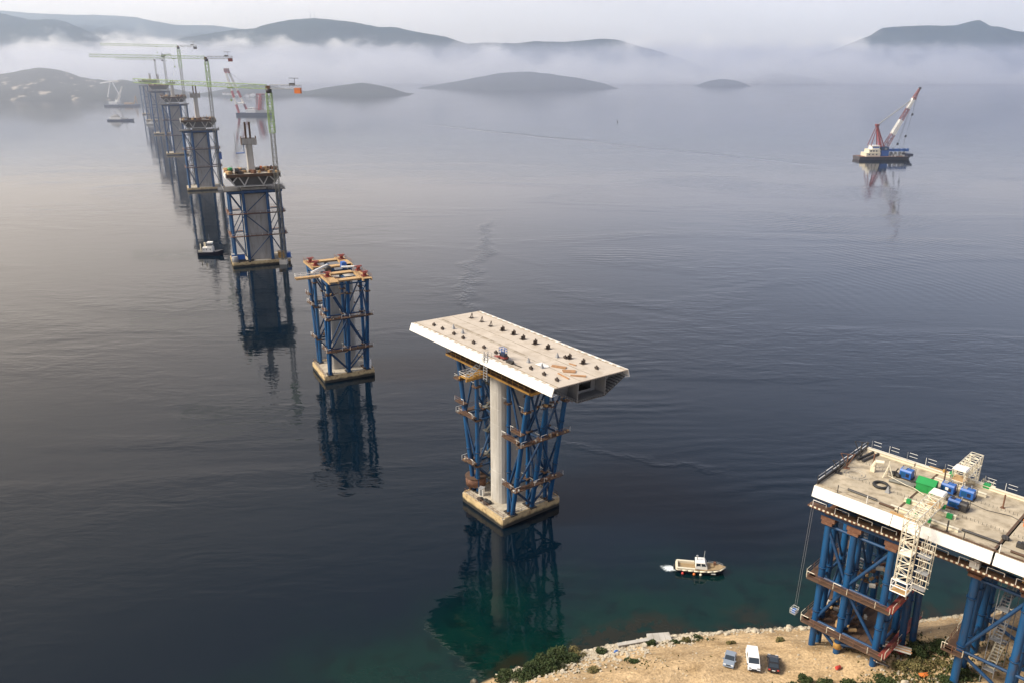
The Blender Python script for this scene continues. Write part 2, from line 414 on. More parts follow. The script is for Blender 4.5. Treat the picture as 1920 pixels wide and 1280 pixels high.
    # old boat wakes: narrow bands of rougher ripples
    def band(p0, p1, wd):
        dx, dy = p1[0]-p0[0], p1[1]-p0[1]; ln = math.hypot(dx, dy); nx_, ny_ = -dy/ln, dx/ln
        wob = mth('MULTIPLY_ADD', noi(2.2/ln*3, 2), wd*5); wob.node.inputs[2].default_value = -wd*2.5
        d = nn.new('ShaderNodeVectorMath'); d.operation = 'DOT_PRODUCT'; d.inputs[1].default_value = (nx_, ny_, 0); l.new(ge.outputs['Position'], d.inputs[0])
        k = mth('ABSOLUTE', mth('ADD', mth('SUBTRACT', d.outputs['Value'], nx_*p0[0]+ny_*p0[1]), wob), 0)
        e = nn.new('ShaderNodeVectorMath'); e.operation = 'DOT_PRODUCT'; e.inputs[1].default_value = (dx/ln, dy/ln, 0); l.new(ge.outputs['Position'], e.inputs[0])
        al = mth('SUBTRACT', e.outputs['Value'], (dx*p0[0]+dy*p0[1])/ln)
        return mth('MULTIPLY', rng(k, 0, wd, 1, 0), mth('MULTIPLY', rng(al, 0, ln*.15), rng(al, ln*.8, ln, 1, 0)))
    wk = mth('MULTIPLY', band((-21, 322), (-12, 560), 7), mth('MULTIPLY', noi(.5, 2), .30))
    wk = mth('ADD', wk, mth('MULTIPLY', band((-170, 1400), (330, 815), 10), mth('MULTIPLY', noi(.12, 3), .9)))
    wk = mth('ADD', wk, mth('MULTIPLY', band((8, 210), (60, 190), 3), mth('MULTIPLY', noi(.8, 2), .12)))
    h = mth('ADD', h, wk)
    bp = nn.new('ShaderNodeBump'); bp.inputs['Distance'].default_value = 1; bp.inputs['Strength'].default_value = 1
    l.new(h, bp.inputs['Height']); l.new(bp.outputs[0], b.inputs['Normal'])
    l.new(rng(sx.outputs[1], 200, 2200, .035, .13, False), b.inputs['Roughness'])
    o = struct('water', g, m)
    a = o.data.attributes.new('offshore', 'FLOAT', 'POINT'); a.data.foreach_set('value', sh)
build_water()

# ------------------------------------------------------------------ hills and islands
M['hill'] = mat('wooded_hill', (.022, .032, .028), .95, .35, .006, (.05, .055, .045), (.52, .72), spec=.1, detail=8)
M['island'] = mat('wooded_island', (.022, .032, .024), .95, .35, .012, (.06, .06, .045), (.55, .75), spec=.1, detail=8)
M['quarry'] = mat('built_up_hillside', (.026, .034, .024), .95, .3, .012, (.42, .36, .27), (.56, .64), spec=.1, detail=8)
def interp(p, x):
    if x <= p[0][0]: return p[0][1]
    for (x0,a),(x1,b) in zip(p, p[1:]):
        if x <= x1:
            t = (x-x0)/(x1-x0); return a+(b-a)*t
    return p[-1][1]
def ridge(name, D, prof, front, back, m, nx=160, nf=22, rough=.12, seed=0, shore_curve=0):
    """a ridge whose crest follows prof at distance D and whose flanks come down to the sea"""
    D0 = D; D = {5600: 5350, 5200: 4900, 5400: 4850, 4700: 4600}.get(D, D); k_ = D/D0
    prof = [(x*k_, max(0, 102+(z-102)*k_)) if D != D0 else (x, z) for x, z in prof]
    g = G(); x0, x1 = prof[0][0], prof[-1][0]; rows = []
    ts = [-1+2*j/nf for j in range(nf+1)]
    for t in ts:
        for i in range(nx+1):
            x = x0+(x1-x0)*i/nx
            e = sum(interp(prof, x+dx) for dx in (-.004*(x1-x0), 0, .004*(x1-x0)))/3
            fl = front if t < 0 else back
            taper = .35 + .65*math.sqrt(max(0, min(1, (interp(prof, x)+5)/60)))
            y = D + t*fl*taper
            k = (1-abs(t))**.85
            nz = noise.fractal(Vector((x/380+seed, y/380, seed)), 1, 2, 6)
            z = e*k*(1 + rough*2.2*nz*(abs(t)**.6)*1.5) - 5*(abs(t) > .97)
            z += 3.0*noise.noise(Vector((x/26, y/26, seed)))*min(1, e/60)
            g.v.append((x, y, min(z, e*k+18*abs(t)+3)))
    n = nx+1
    for j in range(nf):
        for i in range(nx): g.f.append((j*n+i, j*n+i+1, (j+1)*n+i+1, (j+1)*n+i)); g.mi.append(0)
    return struct(name, g, m, smooth=True)
ridge('hill_back', 5600, [(-5200,300),(-3915,351),(-3437,376),(-3233,382),(-3034,367),(-2800,357),(-2631,357),(-2397,345),(-2265,319),(-2133,297),(-1897,294),(-1729,275),(-1494,250),(-1227,192),(-900,60)], 900, 500, 'hill', seed=3)
ridge('hill_west', 4500, [(-4600,250),(-3146,302),(-2760,332),(-2600,317),(-2523,297),(-2444,282),(-2335,287),(-2282,277),(-2206,246),(-2105,200),(-2002,154),(-1872,110),(-1700,50)], 700, 500, 'hill', seed=11)
ridge('hill_middle', 4700, [(-2100,130),(-1888,178),(-1654,218),(-1480,242),(-1380,247),(-1307,269),(-1191,290),(-1049,300),(-908,287),(-838,279),(-711,255),(-626,255),(-513,231),(-357,207),(-272,180),(-172,150),(-57,110),(100,40)], 700, 500, 'hill', seed=23)
ridge('hill_ridge', 5200, [(-700,120),(-317,171),(-190,186),(16,180),(127,192),(316,189),(537,207),(632,201),(729,171),(857,141),(1019,96),(1150,40)], 600, 500, 'hill', seed=31)
ridge('hill_east', 5400, [(1600,40),(1785,96),(1978,142),(2103,192),(2197,226),(2271,275),(2450,284),(2711,287),(2789,306),(2861,321),(2906,287),(3007,275),(3110,251),(3275,244),(3579,204),(3926,127),(4400,60)], 700, 500, 'hill', seed=41, rough=.06)
ridge('hill_knoll', 4150, [(-360,60),(-309,97),(-231,121),(-180,126),(-116,102),(-90,104),(-38,124),(0,108),(60,60)], 250, 250, 'hill', nx=60, nf=12, seed=51)
ridge('island', 3050, [(-325,0),(-249,13),(-172,26),(-115,37),(-38,50),(29,55),(95,51),(172,42),(249,31),(326,15),(368,0)], 190, 220, 'island', nx=120, seed=61, rough=.03)
ridge('islet', 3230, [(684,0),(732,18),(782,26),(843,20),(880,5),(889,0)], 90, 90, 'island', nx=50, nf=12, seed=71, rough=.03)
ridge('island_far', 3650, [(930,0),(1004,18),(1093,40),(1185,35),(1324,11),(1380,0)], 160, 160, 'island', nx=60, nf=12, seed=81, rough=.03)
ridge('peninsula', 2380, [(-2600,40),(-1755,44),(-1476,58),(-1389,61),(-1329,71),(-1285,77),(-1243,71),(-1188,50),(-1117,41),(-1073,44),(-1016,36),(-960,24),(-918,10),(-895,0)], 240, 260, 'quarry', nx=160, seed=91, rough=.05)
ridge('headland', 2290, [(-1120,0),(-1074,32),(-1037,43),(-995,38),(-954,25),(-899,11),(-859,0)], 130, 140, 'island', nx=70, nf=14, seed=101, rough=.05)
ridge('point', 2480, [(-979,0),(-900,4),(-836,14),(-773,26),(-726,29),(-681,23),(-642,16),(-589,10),(-542,19),(-495,25),(-432,33),(-402,30),(-348,19),(-302,3),(-290,0)], 150, 170, 'island', nx=130, nf=16, seed=111, rough=.04)

def pale_shore(D, x0, x1, front, n, seed, name='village', zb=2, zt=9):
    """pale houses along a far shore: far too many and too small to tell apart"""
    r = random.Random(seed); g = G()
    for i in range(n):
        x = r.uniform(x0, x1); y = D + r.uniform(-front, 0); s = r.uniform(5, 11)
        g.m = 0 if r.random() < .7 else 1
        z = r.uniform(zb, zt); g.cbox((x, y, z), (s, s*.8, s*.7)); g.m = 2
        g.prism([(-s*.55, z+s*.35), (s*.55, z+s*.35), (0, z+s*.6)], 'y', y-s*.4, y+s*.4)
        for k in range(len(g.v)-6, len(g.v)): g.v[k] = (g.v[k][0]+x, g.v[k][1], g.v[k][2])
    o = build(g, name, ['white', 'conc', 'rust']); o['kind'] = 'stuff'
M['roof'] = M['rust']
pale_shore(3560, -1300, -250, 60, 45, 5); pale_shore(3560, 900, 2000, 60, 55, 6, zb=2, zt=14)
pale_shore(2330, -790, -640, 20, 14, 8)

# ------------------------------------------------------------------ air
def volume_box(name, a, b, dens, col, nodes=None, aniso=0.0):
    g = G().box(a, b); m = bpy.data.materials.new(name + '_air'); m.use_nodes = True
    t = m.node_tree; n = t.nodes; l = t.links
    n.remove(n['Principled BSDF']); v = n.new('ShaderNodeVolumePrincipled')
    v.inputs['Color'].default_value = (*col, 1); v.inputs['Density'].default_value = dens
    v.inputs['Anisotropy'].default_value = aniso
    l.new(v.outputs[0], n['Material Output'].inputs['Volume'])
    if nodes: nodes(t, v)
    o = build(g, name, m); o['kind'] = 'stuff'
    return o
volume_box('haze', (-9500, -320, -6), (9500, 9600, 430), .00003, (.90, .95, 1.0), aniso=.62)
volume_box('sea_mist', (-5400, 520, .6), (5400, 3325, 120), .00027, (.80, .86, 1.0), aniso=.62)
volume_box('sea_mist', (-5300, 1800, .9), (5300, 3324, 135), .00030, (.80, .86, 1.0), aniso=.62)
volume_box('hill_mist', (-9300, 3905, .8), (9300, 4100, 426), .0030, (.74, .85, 1.0), aniso=.5)
volume_box('hill_mist', (-9200, 5000, .8), (9200, 5180, 425), .0028, (.84, .92, 1.0), aniso=.5)
def bank(t, v):
    n = t.nodes; l = t.links
    g = n.new('ShaderNodeNewGeometry'); s = n.new('ShaderNodeSeparateXYZ'); l.new(g.outputs['Position'], s.inputs[0])
    mp = n.new('ShaderNodeMapping'); mp.inputs['Scale'].default_value = (1, 1, 1.7); l.new(g.outputs['Position'], mp.inputs[0])
    a = n.new('ShaderNodeTexNoise'); a.inputs['Scale'].default_value = .0052; a.inputs['Detail'].default_value = 9; a.inputs['Roughness'].default_value = .66
    l.new(mp.outputs[0], a.inputs['Vector'])
    c = n.new('ShaderNodeTexNoise'); c.inputs['Scale'].default_value = .0011; c.inputs['Detail'].default_value = 1
    l.new(g.outputs['Position'], c.inputs['Vector'])
    def mth(op, x, y, z=None):
        k = n.new('ShaderNodeMath'); k.operation = op
        for i, q in enumerate((x, y, z)):
            if q is None: continue
            if isinstance(q, (int, float)): k.inputs[i].default_value = q
            else: l.new(q, k.inputs[i])
        return k.outputs[0]
    # height of the bank's ragged top: about 150 m, puffs up to 230 m, higher in the west
    top = mth('MULTIPLY_ADD', c.outputs['Fac'], 170, 18)
    west = n.new('ShaderNodeMapRange'); west.inputs[1].default_value = 600; west.inputs[2].default_value = -1500
    west.inputs[3].default_value = 0; west.inputs[4].default_value = 26; l.new(s.outputs[0], west.inputs[0])
    top = mth('ADD', top, west.outputs[0])
    top = mth('ADD', top, mth('MULTIPLY_ADD', a.outputs['Fac'], 600, -302))
    d = mth('MULTIPLY', mth('SUBTRACT', top, s.outputs[2]), .055)
    k = n.new('ShaderNodeClamp'); l.new(d, k.inputs[0])
    l.new(mth('MULTIPLY', k.outputs[0], .0050), v.inputs['Density'])
fog = volume_box('fog_bank', (-5200, 3330, 1), (5200, 3900, 300), .003, (.975, .98, .99), bank, aniso=.25)

# ------------------------------------------------------------------ piers in the water
def rrect(a, b, r, n=4):
    pts = []
    for cx, cy, s in ((a/2-r, b/2-r, 0), (-a/2+r, b/2-r, 90), (-a/2+r, -b/2+r, 180), (a/2-r, -b/2+r, 270)):
        for k in range(n+1):
            t = R(s+90*k/n); pts.append((cx+r*math.cos(t), cy+r*math.sin(t)))
    return pts
def pile_cap(root, a, b, zt=2.2, wob=.0):
    g = G(); p = rrect(a, b, .5, 2); n = len(p)
    vs = [(x, y, -1.5) for x, y in p] + [(x, y, zt) for x, y in p]; g.m = 0
    g.add(vs, [(i, (i+1) % n, (i+1) % n + n, i+n) for i in range(n)]); g.m = 1
    g.add([(x, y, zt) for x, y in p], [tuple(range(n))])
    c = build(g, 'pile_cap', ['cap_side', 'cap_top'], root)
    # a raised lip round the top, worn in places
    k = G()
    for x, y, dx, dy in ((0, -b/2+.25, a-1.2, .3), (0, b/2-.25, a-1.2, .3), (a/2-.25, 0, .3, b-1.2), (-a/2+.25, 0, .3, b-1.2)):
        k.cbox((x, y, zt+.09), (dx, dy, .2))
    build(k, 'kerb', 'cap_side', c)
    return c
def column(root, a, b, r, z0, z1, m='conc', name='column', taper=1.0):
    p = rrect(a, b, r); g = G(); zs = [z0]
    while zs[-1] + 4 < z1: zs.append(zs[-1]+4)
    zs.append(z1); rings = []
    for i, z in enumerate(zs):                       # formwork lifts: a shallow groove at every joint
        f = 1+(taper-1)*(z-z0)/(z1-z0)
        rings.append([(x*f, y*f, z) for x, y in p])
        if i and i < len(zs)-1:
            rings.append([(x*f*.988, y*f*.988, z+.06) for x, y in p]); rings.append([(x*f, y*f, z+.12) for x, y in p])
    g.loft(rings); return build(g, name, m, root)

def walkway(root, pts, w, side=1, m='brown', railm='white', h=1.15, sp=2.4, both=False, th=.22):
    """a plank platform along pts with its railing as a sub-part; built in the thing's own frame"""
    g = G()
    for a, b in zip(pts, pts[1:]):
        a, b = Vector(a), Vector(b); d = b-a; L_ = d.length; ang = math.atan2(d.y, d.x)
        g.cbox(tuple((a+b)/2), (L_, w, th), ang) if abs(d.z) < .5 else g.tube(a, b, w*.5, 4)
    o = build(g, 'walkway', m, root)
    r = G(); r2_ = railm
    def shift(s):
        res = []
        for i, p in enumerate(pts):
            q = Vector(pts[min(i+1, len(pts)-1)]) - Vector(pts[max(i-1, 0)]); q.z = 0; q.normalize()
            res.append(tuple(Vector(p) + Vector((-q.y, q.x, 0))*s*(w/2-.06) + Vector((0, 0, th/2))))
        return res
    for sd_ in ((side, -side) if both else (side,)):
        ps = shift(sd_)
        for a, b in zip(ps, ps[1:]):
            a, b = Vector(a), Vector(b); k = max(1, round((b-a).length/sp)); r.m = 0
            for z in (h, h*.52): r.tube(a+Vector((0, 0, z)), b+Vector((0, 0, z)), .04, 4)
            for i in range(k+1):
                q = a.lerp(b, i/k); r.m = 1 if (i+len(pts)) % 3 else 0; r.tube(q, q+Vector((0, 0, h)), .055, 4)
                if r.m and i < k and (i % 2 == 0): r.tube(q+Vector((0, 0, h+.03)), a.lerp(b, (i+.55)/k)+Vector((0, 0, h+.03)), .055, 4)
    build(r, 'railing', ['rust', railm], o, stuff=True)
    return o

def flare_tower(label, loc, rz, zt, ys, v0, b0, b1, r=.55, levels=(10, 22), top_u=14, group=None, extra=True):
    """falsework: upright legs by the column and raked outer legs, on both sides along the bridge line"""
    t = thing('falsework_tower', label, 'falsework', loc, rz, group); zb = 2.2
    def at_(p, q, z): k = (z-zb)/(zt-zb); return (p[0]+(q[0]-p[0])*k, p[1]+(q[1]-p[1])*k, z)
    legs = {}
    for s in (-1, 1):
        for j, y in enumerate(ys):
            A = ((s*v0, y, zb), (s*v0, y, zt)); B = ((s*b0, y*1.03, zb), (s*b1, y*1.03, zt))
            legs[s, j, 0], legs[s, j, 1] = A, B
            rod('leg', *A, r*.9, 'blue', t, 12); rod('leg', *B, r, 'blue', t, 12)
            for z in (zb+(zt-zb)*.3, zb+(zt-zb)*.63):
                for P in (A, B): rod('flange', at_(*P, z), at_(*P, z+.22), r*1.28, 'blue_dark', t, 12)
            for P in (A[0], B[0]): slab('base_plate', (P[0]-.9, P[1]-.9, zb+.003), (P[0]+.9, P[1]+.9, zb+.25), 'dark', t)
            zz = [zb+1] + [z-.6 for z in levels] + [zt-1.2]
            fl = j % 2
            for z0, z1 in zip(zz, zz[1:]):
                zm = (z0+z1)/2
                a, b = (A, B) if fl else (B, A)
                rod('brace', at_(*a, z0), at_(*b, z1), .27, 'blue_dark', t, 6)
                fl = 1-fl
            for z in zz[1:]: rod('strut', at_(*A, z), at_(*B, z), .28, 'blue_dark', t, 6)
        for j in range(len(ys)-1):
            for k in (0, 1):
                P, Q = legs[s, j, k], legs[s, j+1, k]; zz = [zb+.8] + [z-.6 for z in levels] + [zt-1.2]
                for i, (z0, z1) in enumerate(zip(zz, zz[1:])):
                    a, b = (P, Q) if (i+j) % 2 else (Q, P)
                    rod('brace', at_(*a, z0), at_(*b, z1), .27, 'blue_dark', t, 6)
                    rod('strut', at_(*P, z1), at_(*Q, z1), .28, 'blue_dark', t, 6)
        for z in levels:
            x = at_(*legs[s, 0, 1], z)[0]; y0, y1 = ys[0]-1.6, ys[-1]+1.8
            walkway(t, [(x+s*.9, y0, z), (x+s*.9, y1, z)], 1.5, -s, sp=2.8)
            xv = legs[s, 0, 0][0][0]
            walkway(t, [(xv-s*.4, ys[0]-1.1, z+.5), (x+s*.2, ys[0]-1.1, z+.5)], 1.3, -s, sp=2.2)
        for z in (levels[0]*.5+levels[-1]*.5 + 9, ):
            x = at_(*legs[s, 0, 1], z)[0]
            walkway(t, [(x-s*2.4, ys[0]-1.2, z), (x+s*1.2, ys[0]-1.2, z)], 1.3, -s, sp=1.8)
        # raised jacking beams on top
        for j, y in enumerate(ys):
            slab('head_beam', (min(s*(v0-1.2), s*(b1+1.2)), y-.45, zt-.75), (max(s*(v0-1.2), s*(b1+1.2)), y+.45, zt+.05), 'blue_dark', t)
    r_ = random.Random(int(loc[1])); g = G()
    for z in tuple(levels) + (levels[-1]+8.5,):
        for s in (-1, 1):
            x = at_(*legs[s, 0, 1], z)[0]
            for q in range(26):
                g.m = r_.choice([0, 0, 1, 2, 3]); y = r_.uniform(ys[0]-1.5, ys[-1]+1.5); e = r_.uniform(.15, .45); xx = x+s*r_.uniform(-2.5, 1.6) if q % 3 == 0 else x+s*r_.uniform(.4, 1.5)
                if q % 3 == 0: g.tube((xx, y, z-.6), (xx+r_.uniform(-.4, .4), y+r_.uniform(-1.8, 1.8), z-.2), .1, 4)
                else: g.cbox((xx, y, z+.1+e*.5), (e*r_.uniform(.8, 2.2), e, e), r_.uniform(0, 3))
            for y in ys:
                for k in (0, 1):
                    P = at_(*legs[s, ys.index(y), k], z); g.m = 0; g.cbox((P[0], P[1], z-.25), (1.7, 1.7, .35))
                    g.m = 2; g.tube((P[0]-s*.2, P[1]-1.2, z), (P[0]-s*.2, P[1]-1.2, z+1.2), .05, 4); g.tube((P[0]-.9, P[1]-1.2, z+1.15), (P[0]+.7, P[1]-1.2, z+1.15), .05, 4)
    build(g, 'site_gear', ['brown', 'rust', 'conc', 'ochre'], t, stuff=True)
    # ladder tower with zig-zag stairs behind the column
    if extra:
        g = G(); x0 = -v0-.2
        for k in range(10):
            z0, z1 = zb+k*3.1, zb+(k+1)*3.1
            if z1 > zt-1: break
            ya, yb = (-2.6, 1.2) if k % 2 else (1.2, -2.6)
            g.cbox((x0, ya, z0), (1.6, 1, .12)); g.tube((x0, ya, z0), (x0, yb, z1), .28, 4)
            g.rail([(x0-.7, ya, z0), (x0-.7, yb, z1)], 1, 1.8, .04)
        build(g, 'stair', 'mastgrey', t, stuff=True)
    return t

# ---- pier C with its finished deck piece
def small_pier(label, loc, rz, a, b, ztop, ca=5.4, cb=9.8):
    p = thing('bridge_pier', label, 'bridge pier', loc, rz, 'bridge piers in the water')
    pile_cap(p, a, b); column(p, ca, cb, 1.9, 2.2, ztop); 
    g = G(); rr = rrect(ca*1.02, cb*1.02, 1.8); g.loft([[(x, y, ztop) for x, y in rr], [(x*1.12, y*1.15, ztop+1.2) for x, y in rr], [(x*1.12, y*1.15, ztop+1.9) for x, y in rr]])
    build(g, 'pier_head', 'conc', p)
    return p
PC, AC = (-.3, 176.4, 0), R(-52)
small_pier('pale rounded concrete pier holding the lone deck slab in mid water', PC, AC, 16.4, 17.4, 34.5)
flare_tower('blue steel falsework with raked legs under the deck slab standing alone in mid water', PC, AC, 37.0, (-5.3, .3, 5.6), 6.1, 7.6, 13.6, .54, (9.5, 21.5), group='blue falsework towers')
def frame(o, rz):
    c, s = math.cos(rz), math.sin(rz)
    return lambda u, v, z=0: (o[0]+u*c-v*s, o[1]+u*s+v*c, z)
FC_ = frame(PC, AC)

def edge_platform(label, loc, rz, z, y, x0, x1):
    """ochre edge platform hung under the deck's near edge, with a small jetty of boards sticking out"""
    t = thing('edge_platform', label, 'work platform', loc, rz)
    slab('edge_beam', (x0, y-.2, z-.45), (x1, y+.2, z+.0), 'yellow', t)
    slab('edge_beam', (x0, y+1.7, z-.45), (x1, y+2.1, z+.0), 'yellow', t)
    g = G()
    x = x0
    while x < x1-.5:
        g.box((x+.03, y-.15, z+.003), (x+.95, y+2.05, z+.09)); x += 1.0
    build(g, 'floor_board', 'brown', t, stuff=True)
    r = G().rail([(x0, y, z+.05), (x1, y, z+.05)], 1.2, 2.0, .05); build(r, 'railing', 'yellow', t, stuff=True)
    return t
ep = edge_platform('ochre edge platform hanging under the near edge of the lone deck slab', PC, AC, 36.6, -8.6, -13.5, 17.5)
slab('end_beam', (13.5, -8.4, 35.95), (14.1, 8.6, 36.55), 'yellow', ep); slab('end_beam', (-13.3, -8.4, 35.95), (-12.7, 8.6, 36.55), 'yellow', ep)
slab('end_beam', (17.1, -8.4, 35.9), (17.7, 8.6, 36.5), 'yellow', ep)
for y in (-4, 0, 4): slab('cross_beam', (-13, y-.25, 35.9), (17.5, y+.25, 36.5), 'yellow', ep)
def jetty(label, loc, rz, u0, v0, v1, z, w=2.2, stair=True):
    t = thing('gangway', label, 'gangway', loc, rz)
    for i in range(int(abs(v1-v0)/1.0)):
        y = v0 + (v1-v0)*i/int(abs(v1-v0)/1.0); s = 1 if v1 > v0 else -1
        slab('board', (u0-w/2, min(y, y+s*.94), z), (u0+w/2, max(y, y+s*.94), z+.12), 'ochre' if not stair else 'yellow', t)
    for s in (-1, 1): slab('beam', (u0+s*w/2-.15, min(v0, v1), z-.5), (u0+s*w/2+.15, max(v0, v1), z-.01), 'ochre' if not stair else 'yellow', t)
    r = G().rail([(u0-w/2, v0, z+.1), (u0-w/2, v1, z+.1), (u0+w/2, v1, z+.1), (u0+w/2, v0, z+.1)], 1.15, 1.8, .05)
    build(r, 'railing', 'white', t, stuff=True)
    return t
jt = jetty('ochre board gangway with steep pale stair sticking out from the lone deck slab', PC, AC, 1.2, -8.6, -14.2, 36.2, 2.6)
g = G()
for s in (-1, 1): g.tube((1.2+s*.8, -13.0, 36.4), (1.2+s*.8, -8.2, 39.2), .14, 4)
for k in range(9): g.cbox((1.2, -13+4.8*k/8, 36.4+2.8*k/8), (1.6, .32, .08))
build(g, 'stair', 'steel', jt, stuff=True)
slab('cage_floor', (-1.9, -14.6, 35.4), (.0, -12.2, 35.6), 'brown', jt)

# ---- deck segments
def deck_section(hw, depth=4.4):
    """half widths of a box girder with pointed wind fairings: top plate, sloped bottom, flat bottom flange"""
    return hw, hw*.37, depth
def deck_segment(label, loc, rz, u0, u1, hw, z, m='deck', tilt=0, ends=(False, True), kerb=True, patches=True, group='bridge deck segments', rail=True):
    t = thing('deck_segment', label, 'bridge deck', loc, rz, group)
    t.location = (*t.location[:2], z); t.rotation_euler = (tilt, 0, rz)
    bw = hw*.37; dp = 4.4
    build(G().box((u0, -hw, -.16), (u1, hw, 0)), 'deck_plate', m, t)
    for s in (-1, 1):
        # fairing: outer white plate leaning out to the nose, then tucked back underneath
        p = [(s*hw, .02), (s*(hw+.55), -1.62), (s*(hw+.47), -1.72), (s*(hw-.9), -1.5), (s*(hw-.9), -1.42), (s*(hw+.36), -1.6), (s*(hw-.12), -.17), (s*(hw-.12), .02)]
        if s < 0: p = p[::-1]
        build(G().prism(p, 'x', u0+.02, u1-.02), 'fairing', 'white', t)
        q = [(s*(hw-.92), -1.42), (s*bw, -dp), (s*bw, -dp+.12), (s*(hw-.92), -1.26)]
        if s < 0: q = q[::-1]
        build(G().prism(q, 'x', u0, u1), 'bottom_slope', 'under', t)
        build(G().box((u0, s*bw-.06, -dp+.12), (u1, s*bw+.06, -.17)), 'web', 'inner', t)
        k = s*(hw-1.05)
        if kerb: slab('kerb_strip', (u0+.05, min(k, k+s*.14), .004), (u1-.05, max(k, k+s*.14), .10), 'seam', t)
        if patches:
            x = u0+1.3
            while x < u1-1:
                slab('primer_patch', (x, min(s*(hw-.75), s*(hw-.25)), .004), (x+1.0, max(s*(hw-.75), s*(hw-.25)), .008), 'white', t); x += 2.15
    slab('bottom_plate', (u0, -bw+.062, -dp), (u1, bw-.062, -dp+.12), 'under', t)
    for e, x in zip(ends, (u0, u1)):
        if not e: continue
        s = 1 if x == u1 else -1
        # set-back cross frame with openings, and the cut ends of the stiffeners
        fr_ = x - s*3.0
        for a, b in ((-hw+1.0, -bw-.08), (bw+.08, hw-1.0)):
            m_ = (a+b)/2; lo, hi = (a, b) if a < 0 else (b, a)
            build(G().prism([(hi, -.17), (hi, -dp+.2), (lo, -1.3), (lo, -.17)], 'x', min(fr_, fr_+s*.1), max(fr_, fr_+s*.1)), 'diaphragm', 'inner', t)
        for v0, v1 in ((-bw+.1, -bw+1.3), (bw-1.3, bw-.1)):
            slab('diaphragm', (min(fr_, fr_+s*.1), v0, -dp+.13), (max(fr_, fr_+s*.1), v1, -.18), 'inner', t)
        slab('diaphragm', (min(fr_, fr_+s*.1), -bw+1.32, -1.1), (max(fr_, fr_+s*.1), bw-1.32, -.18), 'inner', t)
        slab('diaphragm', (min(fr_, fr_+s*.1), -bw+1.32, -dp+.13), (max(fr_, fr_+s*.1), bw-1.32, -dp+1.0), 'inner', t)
        st = G(); v = -hw+1.2
        while v < hw-1.1:
            a = abs(v); zz = -dp if a < bw else -1.42-(hw-.92-a)/(hw-.92-bw)*(dp-1.42)
            st.box((min(x-s*3, x-s*.02), v-.05, zz+.16), (max(x-s*3, x-s*.02), v+.05, zz+.55))
            st.box((min(x-s*3, x-s*.02), v-.05, -.5), (max(x-s*3, x-s*.02), v+.05, -.17)); v += .62
        build(st, 'stiffener', 'inner', t, stuff=True)
    return t
dc_loc = (0, 171.4, 0)
DC = deck_segment('grey deck slab with white edges standing alone on one pier in mid water', dc_loc, R(-52), -25.8, 25.8, 10.05, 42.3, tilt=R(-2.2), ends=(True, True))
def lug(x, y, s, kind):
    g = lug_shape(x, y, s, kind); g.v = [(x+(a-x)*.8, y+(b-y)*.8, c*.85) for a, b, c in g.v]; return g
def lug_shape(x, y, s, kind):
    g = G()
    if kind == 'tall':
        g.add([(x-.55, y-.07, .01), (x+.75, y-.07, .01), (x+.25, y-.07, 1.35), (x-.15, y-.07, 1.35), (x-.55, y+.07, .01), (x+.75, y+.07, .01), (x+.25, y+.07, 1.35), (x-.15, y+.07, 1.35)],
              [(0,1,2,3),(7,6,5,4),(0,4,5,1),(1,5,6,2),(2,6,7,3),(3,7,4,0)])
        g.box((x-.08, y-.75, .01), (x+.08, y+.65, .95)); g.box((x-.7, y-.9, .005), (x+.9, y+.8, .07))
    elif kind == 'frame':
        g.tube((x-.6, y, 0), (x, y, 1.5), .12, 4); g.tube((x+.6, y, 0), (x, y, 1.5), .12, 4); g.tube((x, y-.7, 0), (x, y, 1.5), .12, 4)
        g.box((x-.7, y-.8, .005), (x+.7, y+.5, .07))
    elif kind == 'low':
        g.box((x-.5, y-.35, .005), (x+.45, y+.3, .42)); g.box((x+.1, y-.7, .005), (x+1.1, y-.3, .16)); g.box((x-.2, y-.1, .3), (x+.2, y+.1, .75))
    else:
        g.add([(x-.45, y-.4, .01), (x+.45, y-.4, .01), (x+.45, y+.4, .01), (x-.45, y+.4, .01), (x-.06, y-.06, 1.25), (x+.06, y-.06, 1.25), (x+.06, y+.06, 1.25), (x-.06, y+.06, 1.25)],
              [(3,2,1,0),(4,5,6,7),(0,1,5,4),(1,2,6,5),(2,3,7,6),(3,0,4,7)])
    return g
for i, u in enumerate((-21.7, -17.8, -13.6, -9.4, -5.5, -1.5, 2.5, 6.6, 14.1, 18.1)):
    build(lug(u, 4.6+.25*math.sin(i*2.1), 1, 'frame' if i in (0, 1, 2) else 'tall'), 'lug', 'lug', DC)
for u in (-21.4, -17.8, -13.1, -9.4, -5.4, -1.5, 2.8, 6.6, 14.6, 18.7, 22.6): build(lug(u, -6.5, 1, 'low'), 'lug', 'lug', DC)
build(lug(21.8, 4.9, 1, 'low'), 'lug', 'lug', DC); build(lug(13.3, 3.9, 1, 'low'), 'lug', 'lug', DC)
for u, v in ((-16.6, -4.3), (-12.4, -4.6), (12.2, 2.6), (11.4, -4.6), (15.5, -4.4)): build(lug(u, v, 1, 'cone'), 'lug', 'steel', DC)
for v in (-2.9, 1.3): slab('weld_seam', (-25.5, v-.1, .004), (25.5, v+.1, .012), 'seam', DC)
slab('stain_strip', (-24.5, -2.6, .004), (8, -1.9, .007), 'seam', DC)
for x in (-13, 0.2, 13): slab('weld_seam', (x-.05, -8.9, .013), (x+.05, 8.9, .016), 'deck2', DC)

